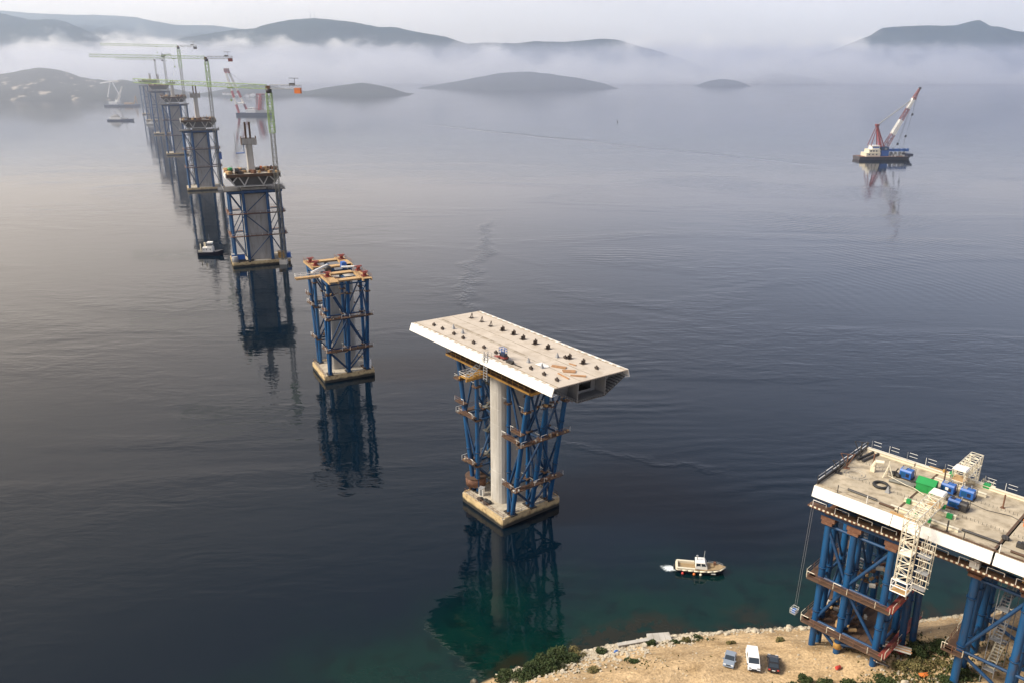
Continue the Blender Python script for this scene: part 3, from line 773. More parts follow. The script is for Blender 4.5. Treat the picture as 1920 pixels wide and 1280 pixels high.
FD = frame(dc_loc, R(-52)); ZC = 42.3
def on_c(u, v): return Vector(FD(u, v, ZC - v*math.sin(R(2.2)) + .02))
def on_deck(name, label, cat, g, m, u, v, dr=0, group=None):
    o = solo(name, label, cat, g, m, on_c(u, v), R(-52)+dr, group); o.rotation_euler = (R(-2.2), 0, R(-52)+dr); return o
g = G(); g.add([(-1.6,-.9,.02),(-.4,-1.1,.12),(1.4,-.8,.03),(1.7,.3,.1),(.5,1.0,.03),(-1.3,.8,.12),(0,0,.28)], [(0,1,6),(1,2,6),(2,3,6),(3,4,6),(4,5,6),(5,0,6)])
on_deck('tarpaulin', 'crumpled white sheet lying on the lone deck slab', 'sheet', g, 'white', 14.4, -3.2)
def planks(n, L_, seed):
    r = random.Random(seed); g = G()
    for k in range(n): g.cbox((r.uniform(-.2, .2), (k-(n-1)/2)*.34, .08+.0*k), (L_*r.uniform(.9, 1.05), .28, .15), r.uniform(-.03, .03))
    return g
for (u, v, n, L_, dr, lab) in ((17.0, -1.2, 3, 3.2, .5, 'stack of brown timber planks beside the white sheet on the lone deck slab'),
                           (20.2, -1.2, 4, 2.6, .8, 'short pile of brown timbers near the open end of the lone deck slab'),
                           (23.2, -1.4, 2, 3.0, .75, 'pair of brown timbers closest to the open end of the lone deck slab'),
                           (21.6, -4.0, 1, 3.8, -.1, 'single long brown plank lying in front of the timber piles'),
                           (17.6, 2.2, 1, 1.6, .2, 'short brown plank lying behind the timber piles')):
    t = thing('plank_stack' if n > 1 else 'plank', lab, 'timber', on_c(u, v), R(-52)+dr, 'timber on the lone deck')
    r_ = random.Random(int(u*10))
    for k in range(n):
        y = (k-(n-1)/2)*.36
        slab('board', (-L_/2+r_.uniform(-.2, .2), y-.15, 0), (L_/2, y+.15, .16), 'timber', t)
lf = thing('scissor_lift', 'small blue and red man lift parked by the near edge of the lone deck slab', 'lift', on_c(6.7, -7.6), R(-52))
slab('chassis', (-1, -.5, .2), (1, .5, .6), 'darkred', lf)
for x in (-.7, .7):
    for y in (-.5, .5): rod('wheel', (x, y-.1, .22), (x, y+.1, .22), .22, 'black', lf, 10)
slab('scissor', (-.8, -.3, .6), (.8, .3, 1.1), 'navy', lf); slab('basket', (-.9, -.45, 1.1), (.9, .45, 1.25), 'navy', lf)
build(G().rail([(-.85, -.4, 1.25), (.85, -.4, 1.25), (.85, .4, 1.25), (-.85, .4, 1.25), (-.85, -.4, 1.25)], 1.1, .8, .07), 'railing', 'ublue', lf, stuff=True)
g = G().cbox((0, 0, .2), (2.0, .8, .4)); g.cbox((.2, .1, .5), (1.2, .5, .2), .2); g.cbox((2.2, .1, .1), (2.4, .16, .16), .1)
on_deck('tool_chest', 'long dark tool chest lying near the man lift', 'chest', g, 'dark', 9.6, -8.0, .0)
g = G()
for k in range(3): g.path([(k*.5-.5+.3*math.sin(a*.9+k), .5*math.cos(a*.8+k), .05) for a in range(8)], .05, 4)
on_deck('hose', 'tangle of pinkish hose beside the man lift', 'hose', g, 'red', 4.8, -7.6)
g = G().rail([(0, 0, 0), (2.4, 0, 0)], 1.1, 1.2, .05); g.rail([(0, 0, 0), (0, -2.2, -1.7)], 1.1, 1.1, .05); g.box((0, -1.2, -5), (.15, -1.05, 1.2)); g.box((1.2, -1.2, -5), (1.35, -1.05, 1.2))
for k in range(9): g.box((.15, -1.2, -4.6+k*.6), (1.2, -1.1, -4.5+k*.6))
on_deck('access_ladder', 'grey access ladder climbing over the near white edge of the lone deck slab', 'ladder', g, 'steel', 3.6, -9.2)

# things on the pile cap of pier C
def cap_thing(F, u, v): return Vector(F(u, v, 2.2+.004))
t = thing('cabin', 'small tilted white cabin on the front of the pile cap under the lone deck', 'cabin', cap_thing(FC_, -4.2, -5.6), AC+.5)
slab('wall', (-.55, -.55, 0), (.55, .55, 1.9), 'white', t); slab('roof', (-.65, -.65, 1.9), (.65, .65, 2.05), 'steel', t); slab('door', (-.35, -.58, .1), (.35, -.552, 1.7), 'inner', t)
g = G()
r = random.Random(4)
for k in range(9): g.ball((r.uniform(-1.8, 1.8), r.uniform(-.6, .6), .3), r.uniform(.4, .7), (1.3, 1, .8))
solo('tarpaulin_heap', 'black tarpaulin heap beside the tilted white cabin', 'heap', g, 'black', cap_thing(FC_, -1.4, -7.0), AC)
t = thing('water_tank', 'round rusty brown tank on the left end of the pile cap under the lone deck', 'tank', cap_thing(FC_, -8.0, -4.6)+Vector((0, 0, 0)), AC)
rod('shell', (0, 0, 1.2), (0, 0, 3.4), 2.5, 'rust', t, 20)
rod('lid', (0, 0, 3.4), (0, 0, 3.5), 2.65, 'brown', t, 20)
for k in range(4): rod('leg', (1.9*math.cos(k*1.57), 1.9*math.sin(k*1.57), 0), (1.9*math.cos(k*1.57), 1.9*math.sin(k*1.57), 1.2), .14, 'rust', t, 6)
def guard(label, F, loc, rz, pts, m='white'):
    g = G().rail([(u, v, 2.2) for u, v in pts], 1.15, 1.9, .05)
    o = build(g, 'guard_rail', m, stuff=False); o.location = loc; o.rotation_euler = (0, 0, rz); tag(o, label, 'railing'); return o
guard('rusty guard rail round the edge of the pile cap under the lone deck', FC_, PC, AC, [(-7.7, -1), (-7.7, -8.2), (-2, -8.2), (7.7, -8.2), (7.7, 8.2), (-2, 8.2)], 'rust')

# ---- pier D: no deck yet
PD, AD = (-58, 265.0, 0), R(-63)
FDp = frame(PD, AD)
small_pier('concrete pier in the water wrapped by falsework with an open ochre top', PD, AD, 16.2, 17.4, 32.0)
flare_tower('blue falsework tower under the open ochre work platform in mid water', PD, AD, 35.2, (-6.2, 0, 6.2), 5.6, 7.2, 12.8, .58, (11, 22.5), group='blue falsework towers')
wp = thing('timber_platform', 'open ochre timber platform on top of the deckless falsework tower', 'work platform', PD, AD)
for y in (-5.4, 5.4):
    for s in (-1, 1):
        x = s*5.2; n = 11
        for k in range(n):
            xx = x + s*k*1.05
            slab('board', (min(xx, xx+s*1.0), y-1.55, 35.9), (max(xx, xx+s*1.0), y+1.55, 36.05), 'ochre', wp)
        for yy in (y-1.3, y+1.3): slab('joist', (min(x-s*1, x+s*11.6), yy-.2, 35.28), (max(x-s*1, x+s*11.6), yy+.2, 35.88), 'ochre', wp)
        for yy, rr in ((y-1.5, 'a'), (y+1.5, 'b')):
            build(G().rail([(x, yy, 36.05), (x+s*11.4, yy, 36.05)], 1.15, 1.7, .05), 'railing', 'rust', wp, stuff=True)
for x in (-5.0, 4.9, -14, 14):
    for k in range(7): slab('board', (x-1.3, -3.8+k*1.08, 35.9), (x+1.3, -3.8+k*1.08+1.02, 36.04), 'ochre', wp)
    slab('joist', (x-.3, -3.8, 35.25), (x+.3, 3.8, 35.85), 'ochre', wp)
for i, (u, v, lab) in enumerate(((-13, -5.4, 'dark red jack at the far left of the ochre timber platform'), (-13, 5.4, 'dark red jack at the far right of the ochre timber platform'),
        (9, -5.4, 'dark red jack nearest the camera on the ochre timber platform'), (13.5, 5.4, 'dark red jack at the near right corner of the ochre timber platform'),
        (5.4, 5.8, 'dark red jack in the middle of the right side of the ochre timber platform'), (-7.5, -5, 'dark red jack in the middle of the left side of the ochre timber platform'))):
    t = thing('jack', lab, 'jack', FDp(u, v, 36.06), AD, 'dark red jacks on the ochre timber platform')
    slab('base', (-1.1, -.9, 0), (1.1, .9, .25), 'darkred', t); rod('cylinder', (0, 0, .25), (0, 0, 1.1), .6, 'darkred', t, 10)
    slab('saddle', (-1.2, -.5, 1.1), (1.2, .5, 1.4), 'darkred', t); slab('saddle', (-.4, -1.2, 1.4), (.4, 1.2, 1.6), 'darkred', t)
jetty('long brown board gangway sticking out left from the ochre timber platform', PD, AD, 4.6, -6.6, -14.6, 35.6, 1.8, stair=False)
def tube_thing(name, label, cat, p, q, r, m, n=10):
    o = thing(name, label, cat, p); d = Vector(q)-Vector(p)
    rod('pipe', (0, 0, 0), tuple(d), r, m, o, n); return o
tube_thing('pipe', 'thick pale concrete pipe slanting across the ochre timber platform', 'pipe', FDp(3.2, -9.0, 36.5), FDp(-1.2, -2.6, 37.4), .4, 'white')
tube_thing('pipe', 'second pale pipe lying along the back of the ochre timber platform', 'pipe', FDp(.6, 1.5, 36.6), FDp(2.2, 6.5, 36.6), .35, 'white')
g = G().cbox((0, 0, .9), (2.4, 1.6, 1.8)); g.cbox((0, 0, 1.9), (2.0, 1.2, .2))
solo('generator', 'blue box generator in the middle of the ochre timber platform', 'generator', g, 'ublue', FDp(-.5, 2.6, 36.06), AD)
g = G().ball((0, 0, 1), 1.0, (1, 1.2, 1), 10, 7); g.cbox((0, 0, .3), (1.6, 1.6, .5))
solo('mixer_drum', 'dark round mixer drum at the root of the brown gangway', 'mixer', g, 'dark', FDp(2.2, -3.4, 36.06), AD)
guard('rusty guard rail along the pile cap below the open ochre platform', FDp, PD, AD, [(-7.6, 4), (-7.6, -8.2), (7.6, -8.2), (7.6, -5)], 'rust')
t = thing('cabin', 'white upright tank on the right end of the pile cap below the ochre platform', 'tank', FDp(6.0, 7.4, 2.2), AD)
rod('shell', (0, 0, 0), (0, 0, 2.8), .75, 'white', t, 12); rod('lid', (0, 0, 2.8), (0, 0, 3.1), .5, 'steel', t, 12)
slab('platform_plate', (-3, -2.2, .02), (.4, 1.0, .3), 'brown', t)

# ---- the tall pylon piers, marching away to the far shore
def tower_crane(label, loc, ztop, jib_dir, jib_len, cj_len, group, jib_rise=3, mast_w=1.9, lod=0, base=2.2, ballast='orange', green=True):
    t = thing('tower_crane', label, 'tower crane', loc, 0, group)
    r1, r2 = (.15, .075) if lod == 0 else (.17, .085)
    n = int((ztop-base)/2.6) if lod == 0 else int((ztop-base)/5)
    zg = ztop-21
    g = G().lattice((0, 0, base), (0, 0, zg if green else ztop-2), mast_w, mast_w, n, r1, r2, (1, 0, 0)); build(g, 'mast', 'mastgrey', t, stuff=True)
    if green:
        g = G().lattice((0, 0, zg), (0, 0, ztop-2), mast_w*1.25, mast_w*1.25, 7 if lod == 0 else 4, r1*1.4, r2*1.5, (1, 0, 0)); build(g, 'climbing_frame', 'lime', t, stuff=True)
    rod('slewing_ring', (0, 0, ztop-2), (0, 0, ztop), mast_w*.75, 'dark', t, 12)
    slab('footing', (-2.2, -1.6, -.8), (1.6, 1.6, base+.02), 'conc', t)
    d = Vector((*jib_dir, 0)).normalized(); a = math.atan2(d.y, d.x)
    z0 = ztop+.9; tip = d*jib_len + Vector((0, 0, z0+jib_rise)); root_ = d*1.2 + Vector((0, 0, z0))
    g = G().lattice(root_, tip, 1.5, 2.0, int(jib_len/(3.0 if lod == 0 else 5)), r1*.9, r2, (0, 0, 1)); build(g, 'jib', 'lime', t, stuff=True)
    cj = -d*cj_len + Vector((0, 0, z0)); g = G().lattice(-d*1.2 + Vector((0, 0, z0)), cj, 1.5, 1.9, int(cj_len/3), r1*.9, r2, (0, 0, 1)); build(g, 'counter_jib', 'steel', t, stuff=True)
    c = G().cbox(tuple(cj + d*1.6 + Vector((0, 0, -1.7))), (3.2, 1.6, 2.6), a); build(c, 'counterweight', ballast, t)
    c = G().cbox(tuple(cj + d*4.6 + Vector((0, 0, 1.2))), (2.2, 1.5, 1.2), a); c.tube(cj+d*3+Vector((0, 0, 1)), cj+d*3+Vector((0, 0, 4.2)), .12, 4); c.tube(cj+d*1+Vector((0, 0, 4.1)), cj+d*6+Vector((0, 0, 4.1)), .12, 4)
    build(c, 'winch', 'dark', t)
    sd = Vector((-d.y, d.x, 0)); c = G().cbox(tuple(sd*-1.5 + d*1 + Vector((0, 0, ztop+.3))), (2.0, 1.5, 2.2), a); build(c, 'cab', 'rust', t)
    tr = d*jib_len*.28 + Vector((0, 0, z0+jib_rise*.28-1.2)); c = G().cbox(tuple(tr), (2.6, 1.3, .7), a); c.tube(tr, tr-Vector((0, 0, 6)), .06, 4); c.cbox(tuple(tr-Vector((0, 0, 6))), (.8, .5, .9))
    build(c, 'trolley', 'lime', t)
    return t

def pylon_pier(i, loc, rz, zt, lab_p, lab_t, lab_d, deck=True, lod=0, pylon=16, rebar=8.5):
    gp = 'bridge piers in the water'
    p = thing('bridge_pier', lab_p, 'bridge pier', loc, rz, gp)
    pile_cap(p, 18.5, 29); column(p, 8.5, 12.5 if lod == 0 else 10.5, .9, 2.2, zt+1.5, 'conc_grey')
    dz = zt+2.6; dt = dz+6.3
    if deck and pylon: 
        column(p, 4.4, 3.4, .5, dt, dt+pylon, 'conc', 'pylon', .86)
        if lod < 2:
            for s in (-1, 1):
                slab('formwork', (-2.5, s*2.6-1.1, dt+pylon-2.6), (2.5, s*2.6+1.1, dt+pylon-2.4), 'conc_grey', p)
                build(G().box((-2.5, s*3.6-.08, dt+pylon-2.4), (2.5, s*3.6+.08, dt+pylon+1.6)), 'formwork', 'brown', p)
                build(G().box((s*2.4-.08, -3.4, dt+pylon-2.2), (s*2.4+.08, 3.4, dt+pylon+.6)), 'formwork', 'conc_grey', p)
        for s in (-1, 1): build(G().box((-.55, s*1.05-.45, dt+pylon), (.55, s*1.05+.45, dt+pylon+rebar)), 'rebar_cage', 'darkred' if 0 else 'brown', p)
    # falsework
    t = thing('falsework_tower', lab_t, 'falsework', loc, rz, 'blue falsework towers'); zb = 2.2
    us = (-6.8, 6.8); vs_ = (-12.4, -5.9, 5.9, 12.4); H_ = zt-zb; zz = [zb+.6, zb+H_*.36, zb+H_*.68, zt-1.0]
    for u in us:
        for v in vs_:
            rod('leg', (u, v, zb), (u, v, zt), (.78 if abs(v) < 6 else .68)*(1 if lod == 0 else 1.25), 'blue', t, 12 if lod == 0 else 8)
            if lod == 0: slab('base_plate', (u-1, v-1, zb+.003), (u+1, v+1, zb+.3), 'dark', t)
        for k, (v0, v1) in enumerate(zip(vs_, vs_[1:])):
            for n_, (z0, z1) in enumerate(zip(zz, zz[1:])):
                a, b = (v0, v1) if (n_+k) % 2 else (v1, v0)
                rod('brace', (u, a, z0), (u, b, z1), .24, 'blue_dark', t, 6)
                rod('strut', (u, v0, z1), (u, v1, z1), .28, 'blue_dark', t, 6)
    if lod < 2:
        for v in vs_:
            for n_, (z0, z1) in enumerate(zip(zz, zz[1:])):
                a, b = us if n_ % 2 else us[::-1]
                rod('brace', (a, v, z0), (b, v, z1), .24, 'blue_dark', t, 6); rod('strut', (us[0], v, z1), (us[1], v, z1), .28, 'blue_dark', t, 6)
        for z in zz[1:3]:
            for s, u in ((1, us[1]), (-1, us[0])):
                walkway(t, [(u+s*1.3, -13.8, z+.4), (u+s*1.3, 13.8, z+.4)], 1.4, -s, 'rust', 'steel' if s < 0 else 'white', sp=3)
            for s in (-1, 1): walkway(t, [(-8, s*13.7, z+.4), (8, s*13.7, z+.4)], 1.3, s, 'rust', 'steel', sp=3)
    slab('cross_head', (-8.4, -13.4, zt-.6), (-5.2, 13.4, zt+.4), 'blue_dark', t); slab('cross_head', (5.2, -13.4, zt-.6), (8.4, 13.4, zt+.4), 'blue_dark', t)
    for s in (-1, 1): slab('top_platform', (-9.0, min(s*6.5, s*15.0), zt+.42), (8.7, max(s*6.5, s*15.0), zt+.7), 'dark', t)
    if lod < 2:
        for s in (-1, 1): build(G().rail([(8.6, s*6.6, zt+.7), (8.6, s*14.9, zt+.7), (-9.4, s*14.9, zt+.7)], 1.2, 2.2, .06), 'railing', 'steel', t, stuff=True)
    if not deck: return p, t
    # starter piece of the deck: open box girder showing its W-shaped cross frames
    d = thing('deck_segment', lab_d, 'bridge deck', loc, rz, 'deck starter pieces on the pylon piers')
    hl = 8.6; hw = 13.0; bw = 9.0
    slab('deck_plate', (-hl, -hw, dt-1.0), (hl, hw, dt), 'cap_top', d); slab('edge_beam', (hl+.003, -hw, dt-1.5), (hl+.5, hw, dt-.1), 'brown', d); slab('bottom_plate', (-hl, -bw, dz-.1), (hl, bw, dz+.4), 'conc', d)
    for s in (-1, 1):
        q = [(s*hw, dt-1.6), (s*hw, dt-1.02), (s*(bw+.1), dz+.42), (s*bw, dz-.08)]
        build(G().prism(q if s > 0 else q[::-1], 'x', -hl+.1, hl-.1), 'bottom_slope', 'conc', d)
        if lod < 2:
            w_ = [(-hl+.4) , 0, hl-.4]
            for x in w_:
                for (va, vb) in ((2.0, 4.6), (7.4, 4.6), (7.4, 10.4), (12.4, 9.2)):
                    za = dt-1.0; zb2 = dz+.4 + max(0, (vb-bw))/(hw-bw)*(dt-1.5-dz-.4)
                    rod('diagonal', (x, s*va, za), (x, s*vb, max(zb2, dz+.4)), .34, 'conc', d, 6)
        slab('web', (-hl+.2, s*1.6-.1, dz+.4), (hl-3.2, s*1.6+.1, dt-1.04), 'inner', d)
        slab('edge_plate', (-hl, min(s*hw, s*(hw+.4)), dt-2.4), (hl, max(s*hw, s*(hw+.4)), dt+.6), 'white' if s < 0 else 'conc', d)
    g = G().prism([(hw-.4, dt-1.02), (-hw+.4, dt-1.02), (-hw+.4, dt-1.5), (-bw-.05, dz+.42), (bw+.05, dz+.42), (hw-.4, dt-1.5)], 'x', hl-3.1, hl-2.9); build(g, 'diaphragm', 'under', d)
    if lod < 2: build(G().rail([(hl-.2, -hw+.4, dt), (hl-.2, hw-.4, dt)], 1.2, 2, .06).rail([(-hl+.2, -hw+.4, dt), (-hl+.2, hw-.4, dt), (hl-.2, hw-.4, dt)], 1.2, 2, .06), 'railing', 'rust', d, stuff=True)
    return p, t
PYL = [  # x, y, falsework top, pylon height
    (-133, 426.0, 38.0, 16, 8.5), (-251.3, 681, 46.4, 19, 7), (-370, 938, 53, 14, 3), (-490, 1196, 57, 11, 3), (-608, 1452, 57, 9, 2), (-687, 1622, 52, 0, 0)]
words = ['nearest', 'second nearest', 'third nearest', 'fourth nearest', 'fifth nearest', 'farthest']
AP = R(-68)
for i, (x, y, zt, ph, rb) in enumerate(PYL):
    w_ = words[i]
    pylon_pier(i, (x, y, 0), AP, zt, f'{w_} tall grey pylon pier in the row running to the far shore',
               f'blue falsework tower round the {w_} tall pylon pier', f'concrete deck starter piece on top of the {w_} tall pylon pier', True, 0 if i < 1 else 1 if i < 3 else 2, ph, rb)
cg = 'tower cranes beside the pylon piers'
FE = frame((-133, 426.0), AP); 
def cw(i, u, v): F = frame(PYL[i][:2], AP); return F(u, v, 0)
tower_crane('nearest tower crane, green jib level and orange ballast, on the nearest pylon pier', cw(0, 10.4, 11.0), 87.5, (-.975, .2), 73, 17, cg, 2.5)
tower_crane('second tower crane from the front with a long pale jib and dark red ballast', cw(1, 10.4, 11.0), 101, (-1, -.05), 88, 20, cg, 1.5, lod=1, ballast='darkred')
tower_crane('tallest tower crane, third from the front, its jib highest of all against the cloud', cw(2, 10.4, 11.0), 112.5, (-1, .05), 84, 20, cg, 2, lod=1, ballast='dark')
tower_crane('thin fourth tower crane in the mist with its jib pointing away from the camera', cw(3, 10.4, 11.0), 104, (-.25, 1), 70, 16, cg, 1, lod=1, ballast='dark', green=False)
tower_crane('farthest tower crane, small and faded, between the misty pylon piers', cw(4, 10.4, 11.0), 98, (-1, -.1), 62, 14, cg, 1, lod=1, ballast='dark', green=False)

# loose site gear on the pylon piers
FT = [frame(q[:2], AP) for q in PYL]
def deck_top(i): return PYL[i][2]+8.9
def gear(i, seed, lab):
    r = random.Random(seed); g = G(); z = 0
    for k in range(60):
        g.m = r.choice([0, 0, 1, 1, 2, 3]); v = r.uniform(-12, 12); u = r.uniform(-8, 8)
        if abs(u) < 3.4 and abs(v) < 3: continue
        s = r.uniform(.5, 2.0); g.cbox((u, v, z+s*.4), (s*r.uniform(.6, 2), s, s*.8), r.uniform(0, 3))
        if r.random() < .3: g.tube((u, v, z), (u+r.uniform(-.6, .6), v+r.uniform(-.6, .6), z+r.uniform(1.5, 3.4)), .09, 4)
    o = build(g, 'site_gear', ['dark', 'ochre', 'rust', 'steel']); o.location = FT[i](0, 0, deck_top(i)+.01); o.rotation_euler = (0, 0, AP); o['kind'] = 'stuff'
    o['label'] = lab
for i in range(5): gear(i, 40+i, f'loose site gear on the deck piece of the {words[i]} pylon pier')
t = thing('tank', 'green topped tank at the left end of the nearest pylon pier deck', 'tank', FE(5, -10.6, deck_top(0)), AP)
rod('shell', (0, 0, 0), (0, 0, 1.7), 1.1, 'dark', t, 12); rod('lid', (0, 0, 1.7), (0, 0, 3.0), 1.15, 'green', t, 12)
g = G().tube((0, -.6, 1), (0, .6, 1), 1.25, 14); g.tube((0, -.9, 1), (0, -.6, 1), 1.5, 14); g.tube((0, .6, 1), (0, .9, 1), 1.5, 14)
solo('cable_reel', 'dark cable reel beside the green topped tank', 'reel', g, 'dark', FE(7, -7.6, deck_top(0)+.5), AP)
g = G().cbox((0, 0, 1.6), (1.2, 1.2, 1.2)); g.tube((0, 0, 0), (0, 0, 1), .1, 5)
solo('site_lamp', 'small orange box on a stand on the nearest pylon pier deck', 'box', g, 'orange', FE(-3, 5.0, deck_top(0)), AP)
g = G().tube((0, 0, 0), (1.2, .6, 3.0), .35, 6); g.cbox((0, 0, .6), (2.2, 1.4, 1.2)); g.tube((-.8, 0, 1), (-.2, -1, 2.6), .25, 6)
solo('concrete_pump', 'dark concrete pump at the right of the nearest pylon pier deck', 'pump', g, 'dark', FE(2, 9.0, deck_top(0)), AP)
t = thing('hoist_cage', 'blue hanging cage beside the nearest pylon column', 'cage', FE(2, -4.6, deck_top(0)+9.5), AP)
slab('floor', (-1, -2.2, 0), (1, 2.0, .35), 'ublue', t); build(G().box((-.9, 1.7, .35), (.9, 1.95, 4.2)), 'panel', 'blue', t)
build(G().tube((0, -2, .3), (0, 1.8, 3.6), .08, 4).tube((-.9, -2.1, .3), (-.9, -2.1, 10), .05, 4).tube((.9, -2.1, .3), (.9, -2.1, 10), .05, 4).tube((0, 1.8, 4), (0, 1.8, 7), .05, 4), 'cable', 'rope', t, stuff=True)
t = thing('cabin', 'blue cabin with a grey roof on the left end of the nearest pylon pier cap', 'cabin', FE(5.5, -11.2, 2.2), AP)
slab('wall', (-1.6, -3.2, 1.2), (1.6, 3.2, 3.8), 'ublue', t); slab('roof', (-1.8, -3.4, 3.8), (1.8, 3.4, 4.0), 'steel', t); slab('base', (-1.8, -3.4, 0), (1.8, 3.4, 1.2), 'dark', t)
t = thing('tank', 'pale round tank at the left edge of the nearest pylon pier cap', 'tank', FE(7.4, -13.0, 2.2), AP)
rod('shell', (0, 0, 0), (0, 0, 3.0), 1.5, 'steel', t, 14); rod('lid', (0, 0, 3.0), (0, 0, 3.2), 1.3, 'conc', t, 14)
t = thing('excavator_shed', 'ochre box shed at the right end of the nearest pylon pier cap', 'shed', FE(5.4, 10.8, 2.2), AP)
slab('wall', (-1.7, -2.0, .4), (1.7, 2.0, 3.4), 'yellow', t); slab('roof', (-1.9, -2.2, 3.4), (1.9, 2.2, 3.6), 'ochre', t)
t = thing('container', 'blue container with pale ends beyond the ochre shed', 'container', FE(5.4, 14.0, 2.2), AP)
slab('wall', (-1.4, -1.0, .3), (1.4, 1.0, 2.8), 'ublue', t); slab('end_panel', (-1.5, 1.002, .3), (1.5, 1.15, 2.9), 'white', t); slab('floor_plate', (-2.6, -5.6, .02), (3.4, 1.4, .28), 'conc', t)
g = G()
r = random.Random(12)
for k in range(14): g.cbox((r.uniform(-1.2, 1.2), r.uniform(-4, 4), .4), (r.uniform(.6, 1.6), r.uniform(.6, 2), r.uniform(.4, 1)), r.uniform(0, 3))
solo('material_heap', 'dark heap of site material at the front left of the nearest pylon pier cap', 'heap', g, 'dark', FE(8.0, -7.4, 2.2), AP)
for i in (1, 2):
    t = thing('cabin', f'blue site cabin hung on the right side of the {words[i]} pylon falsework', 'cabin', FT[i](4, 13.0, 20+i*4), AP)
    slab('wall', (-4, -1.4, 0), (4, 1.6, 5.0), 'ublue', t); slab('roof', (-4.2, -1.6, 5.0), (4.2, 1.8, 5.3), 'blue_dark', t)

# ------------------------------------------------------------------ the deck reaching out from the shore
OB, AB, ZB = (55, 122.9, 0), R(-46), 38.0
FB = frame(OB, AB)
gB = 'deck segments reaching out from the shore'
seg = [deck_segment('worn grey end segment of the shore deck with railed open edge', OB, AB, 0, 12.3, 9.9, ZB, 'deck2', ends=(True, False), patches=False, group=gB),
       deck_segment('second shore deck segment, carrying the green shed and blue machines', OB, AB, 12.36, 26.0, 9.9, ZB, 'deck2', ends=(False, False), patches=False, group=gB),
       deck_segment('third shore deck segment, cut off by the right edge of the view', OB, AB, 26.25, 62, 9.9, ZB, 'deck2', ends=(False, False), patches=False, group=gB)]
for s in seg[:2]:
    x1 = 12.3 if s is seg[0] else 26.0
    slab('joint_strip', (x1-.3, -9.6, .004), (x1-.02, 9.6, .03), 'brown', s)
def on_b(name, label, cat, u, v, dr=0, group=None, z=0): return thing(name, label, cat, FB(u, v, ZB+.01+z), AB+dr, group)
# two rows of shear studs along each segment
for sgm, (u0, u1) in zip(seg, ((1.5, 12), (12.6, 25.8), (26.6, 50))):
    g = G()
    for v in (-3.3, 3.0):
        u = u0
        while u < u1: g.tube((u, v, .005), (u, v, .42), .035, 4); u += .55
    build(g, 'stud_row', 'mastgrey', sgm, stuff=True)
# railing along the far edge and the open end
t = on_b('guard_rail', 'grey and white guard rail across the open end of the shore deck', 'railing', 0.15, 0)
for k in range(8):
    v = -9.2+k*2.55; rod('post', (0, v, 0), (0, v, 1.5), .07, 'dark', t, 5)
    if k < 7:
        for z in (.75, 1.4): rod('rail', (0, v+.1, z), (0, v+2.4, z), .06, 'steel' if (k+int(z)) % 2 else 'white', t, 5)
slab('toe_board', (-.05, -9.2, .02), (.05, 8.7, .5), 'dark', t)
t = on_b('guard_rail', 'white guard rail along the far edge of the shore deck', 'railing', 0, 9.75)
for k in range(20):
    u = .6+k*3.0; rod('post', (u, 0, 0), (u, 0, 1.4), .04, 'white' if k % 2 else 'steel', t, 5)
    for z in (.75, 1.35): rod('rail', (u+.3, 0, z), (u+1.6, 0, z), .035, 'white', t, 5)
t = on_b('guard_rail', 'low dark edge strip with thin posts along the near edge of the shore deck', 'railing', 0, -9.45)
for k in range(12):
    u = 3.6+k*4.6; rod('post', (u, 0, 0), (u, 0, 1.3), .07, 'dark' if k % 2 == 0 else 'white', t, 5)
    if k > 2: slab('edge_bar', (u+.1, -.12, .02), (u+4.4, .12, .16), 'brown', t)
    rod('rail', (u+.05, 0, 1.1), (u+4.55, 0, 1.1), .03, 'mastgrey', t, 4)
# beams lying on the deck
def beam(label, u, v, L_, m, w_=.5, h=.45, dr=0, name='beam', group='beams lying on the shore deck'):
    t = on_b(name, label, 'beam', u, v, dr, group)
    slab('flange', (0, -w_/2, 0), (L_, w_/2, .07), m, t); slab('flange', (0, -w_/2, h-.07), (L_, w_/2, h), m, t); slab('web', (0, -w_*.3, .07), (L_, w_*.3, h-.07), m, t)
    return t
beam('long cream rail beam lying along the far side of the end segment', .6, 8.2, 7.8, 'cream', .55, .5)
beam('second cream rail beam in line behind the lone blue machine', 8.6, 8.35, 5.4, 'cream', .55, .5)
beam('cream rail beam running from the far gantry towards the right edge', 17.6, 8.6, 30, 'cream', .55, .5)
beam('ochre beam lying under the back of the far gantry', 10.4, 9.2, 4.2, 'ochre', .4, .4)
rb = beam('cream gantry track beam with a green clamp on the near side', 11.9, -4.6, 7.4, 'cream', .5, .6)
slab('clamp', (6.2, -.55, 0), (7.0, .0, .7), 'green', rb); slab('clamp', (.4, -.5, 0), (1.0, .0, .7), 'green', rb)
rb = beam('cream gantry track beam along the near edge of the joint', 11.2, -8.0, 9.6, 'cream', .5, .5)
rb = beam('cream gantry track beam in front of the far gantry cage', 12.6, 5.6, 7.6, 'cream', .5, .55)
rb = beam('cream gantry track beam with green clamps under the far gantry', 13.4, 9.0, 7.0, 'cream', .5, .55)
slab('clamp', (.3, -.5, 0), (1.0, .4, .7), 'green', rb); slab('clamp', (5.4, -.6, 0), (6.3, .3, .7), 'green', rb)
beam('ochre timber edge beam by the near joint', 11.8, -9.5, 3.6, 'ochre', .35, .3)
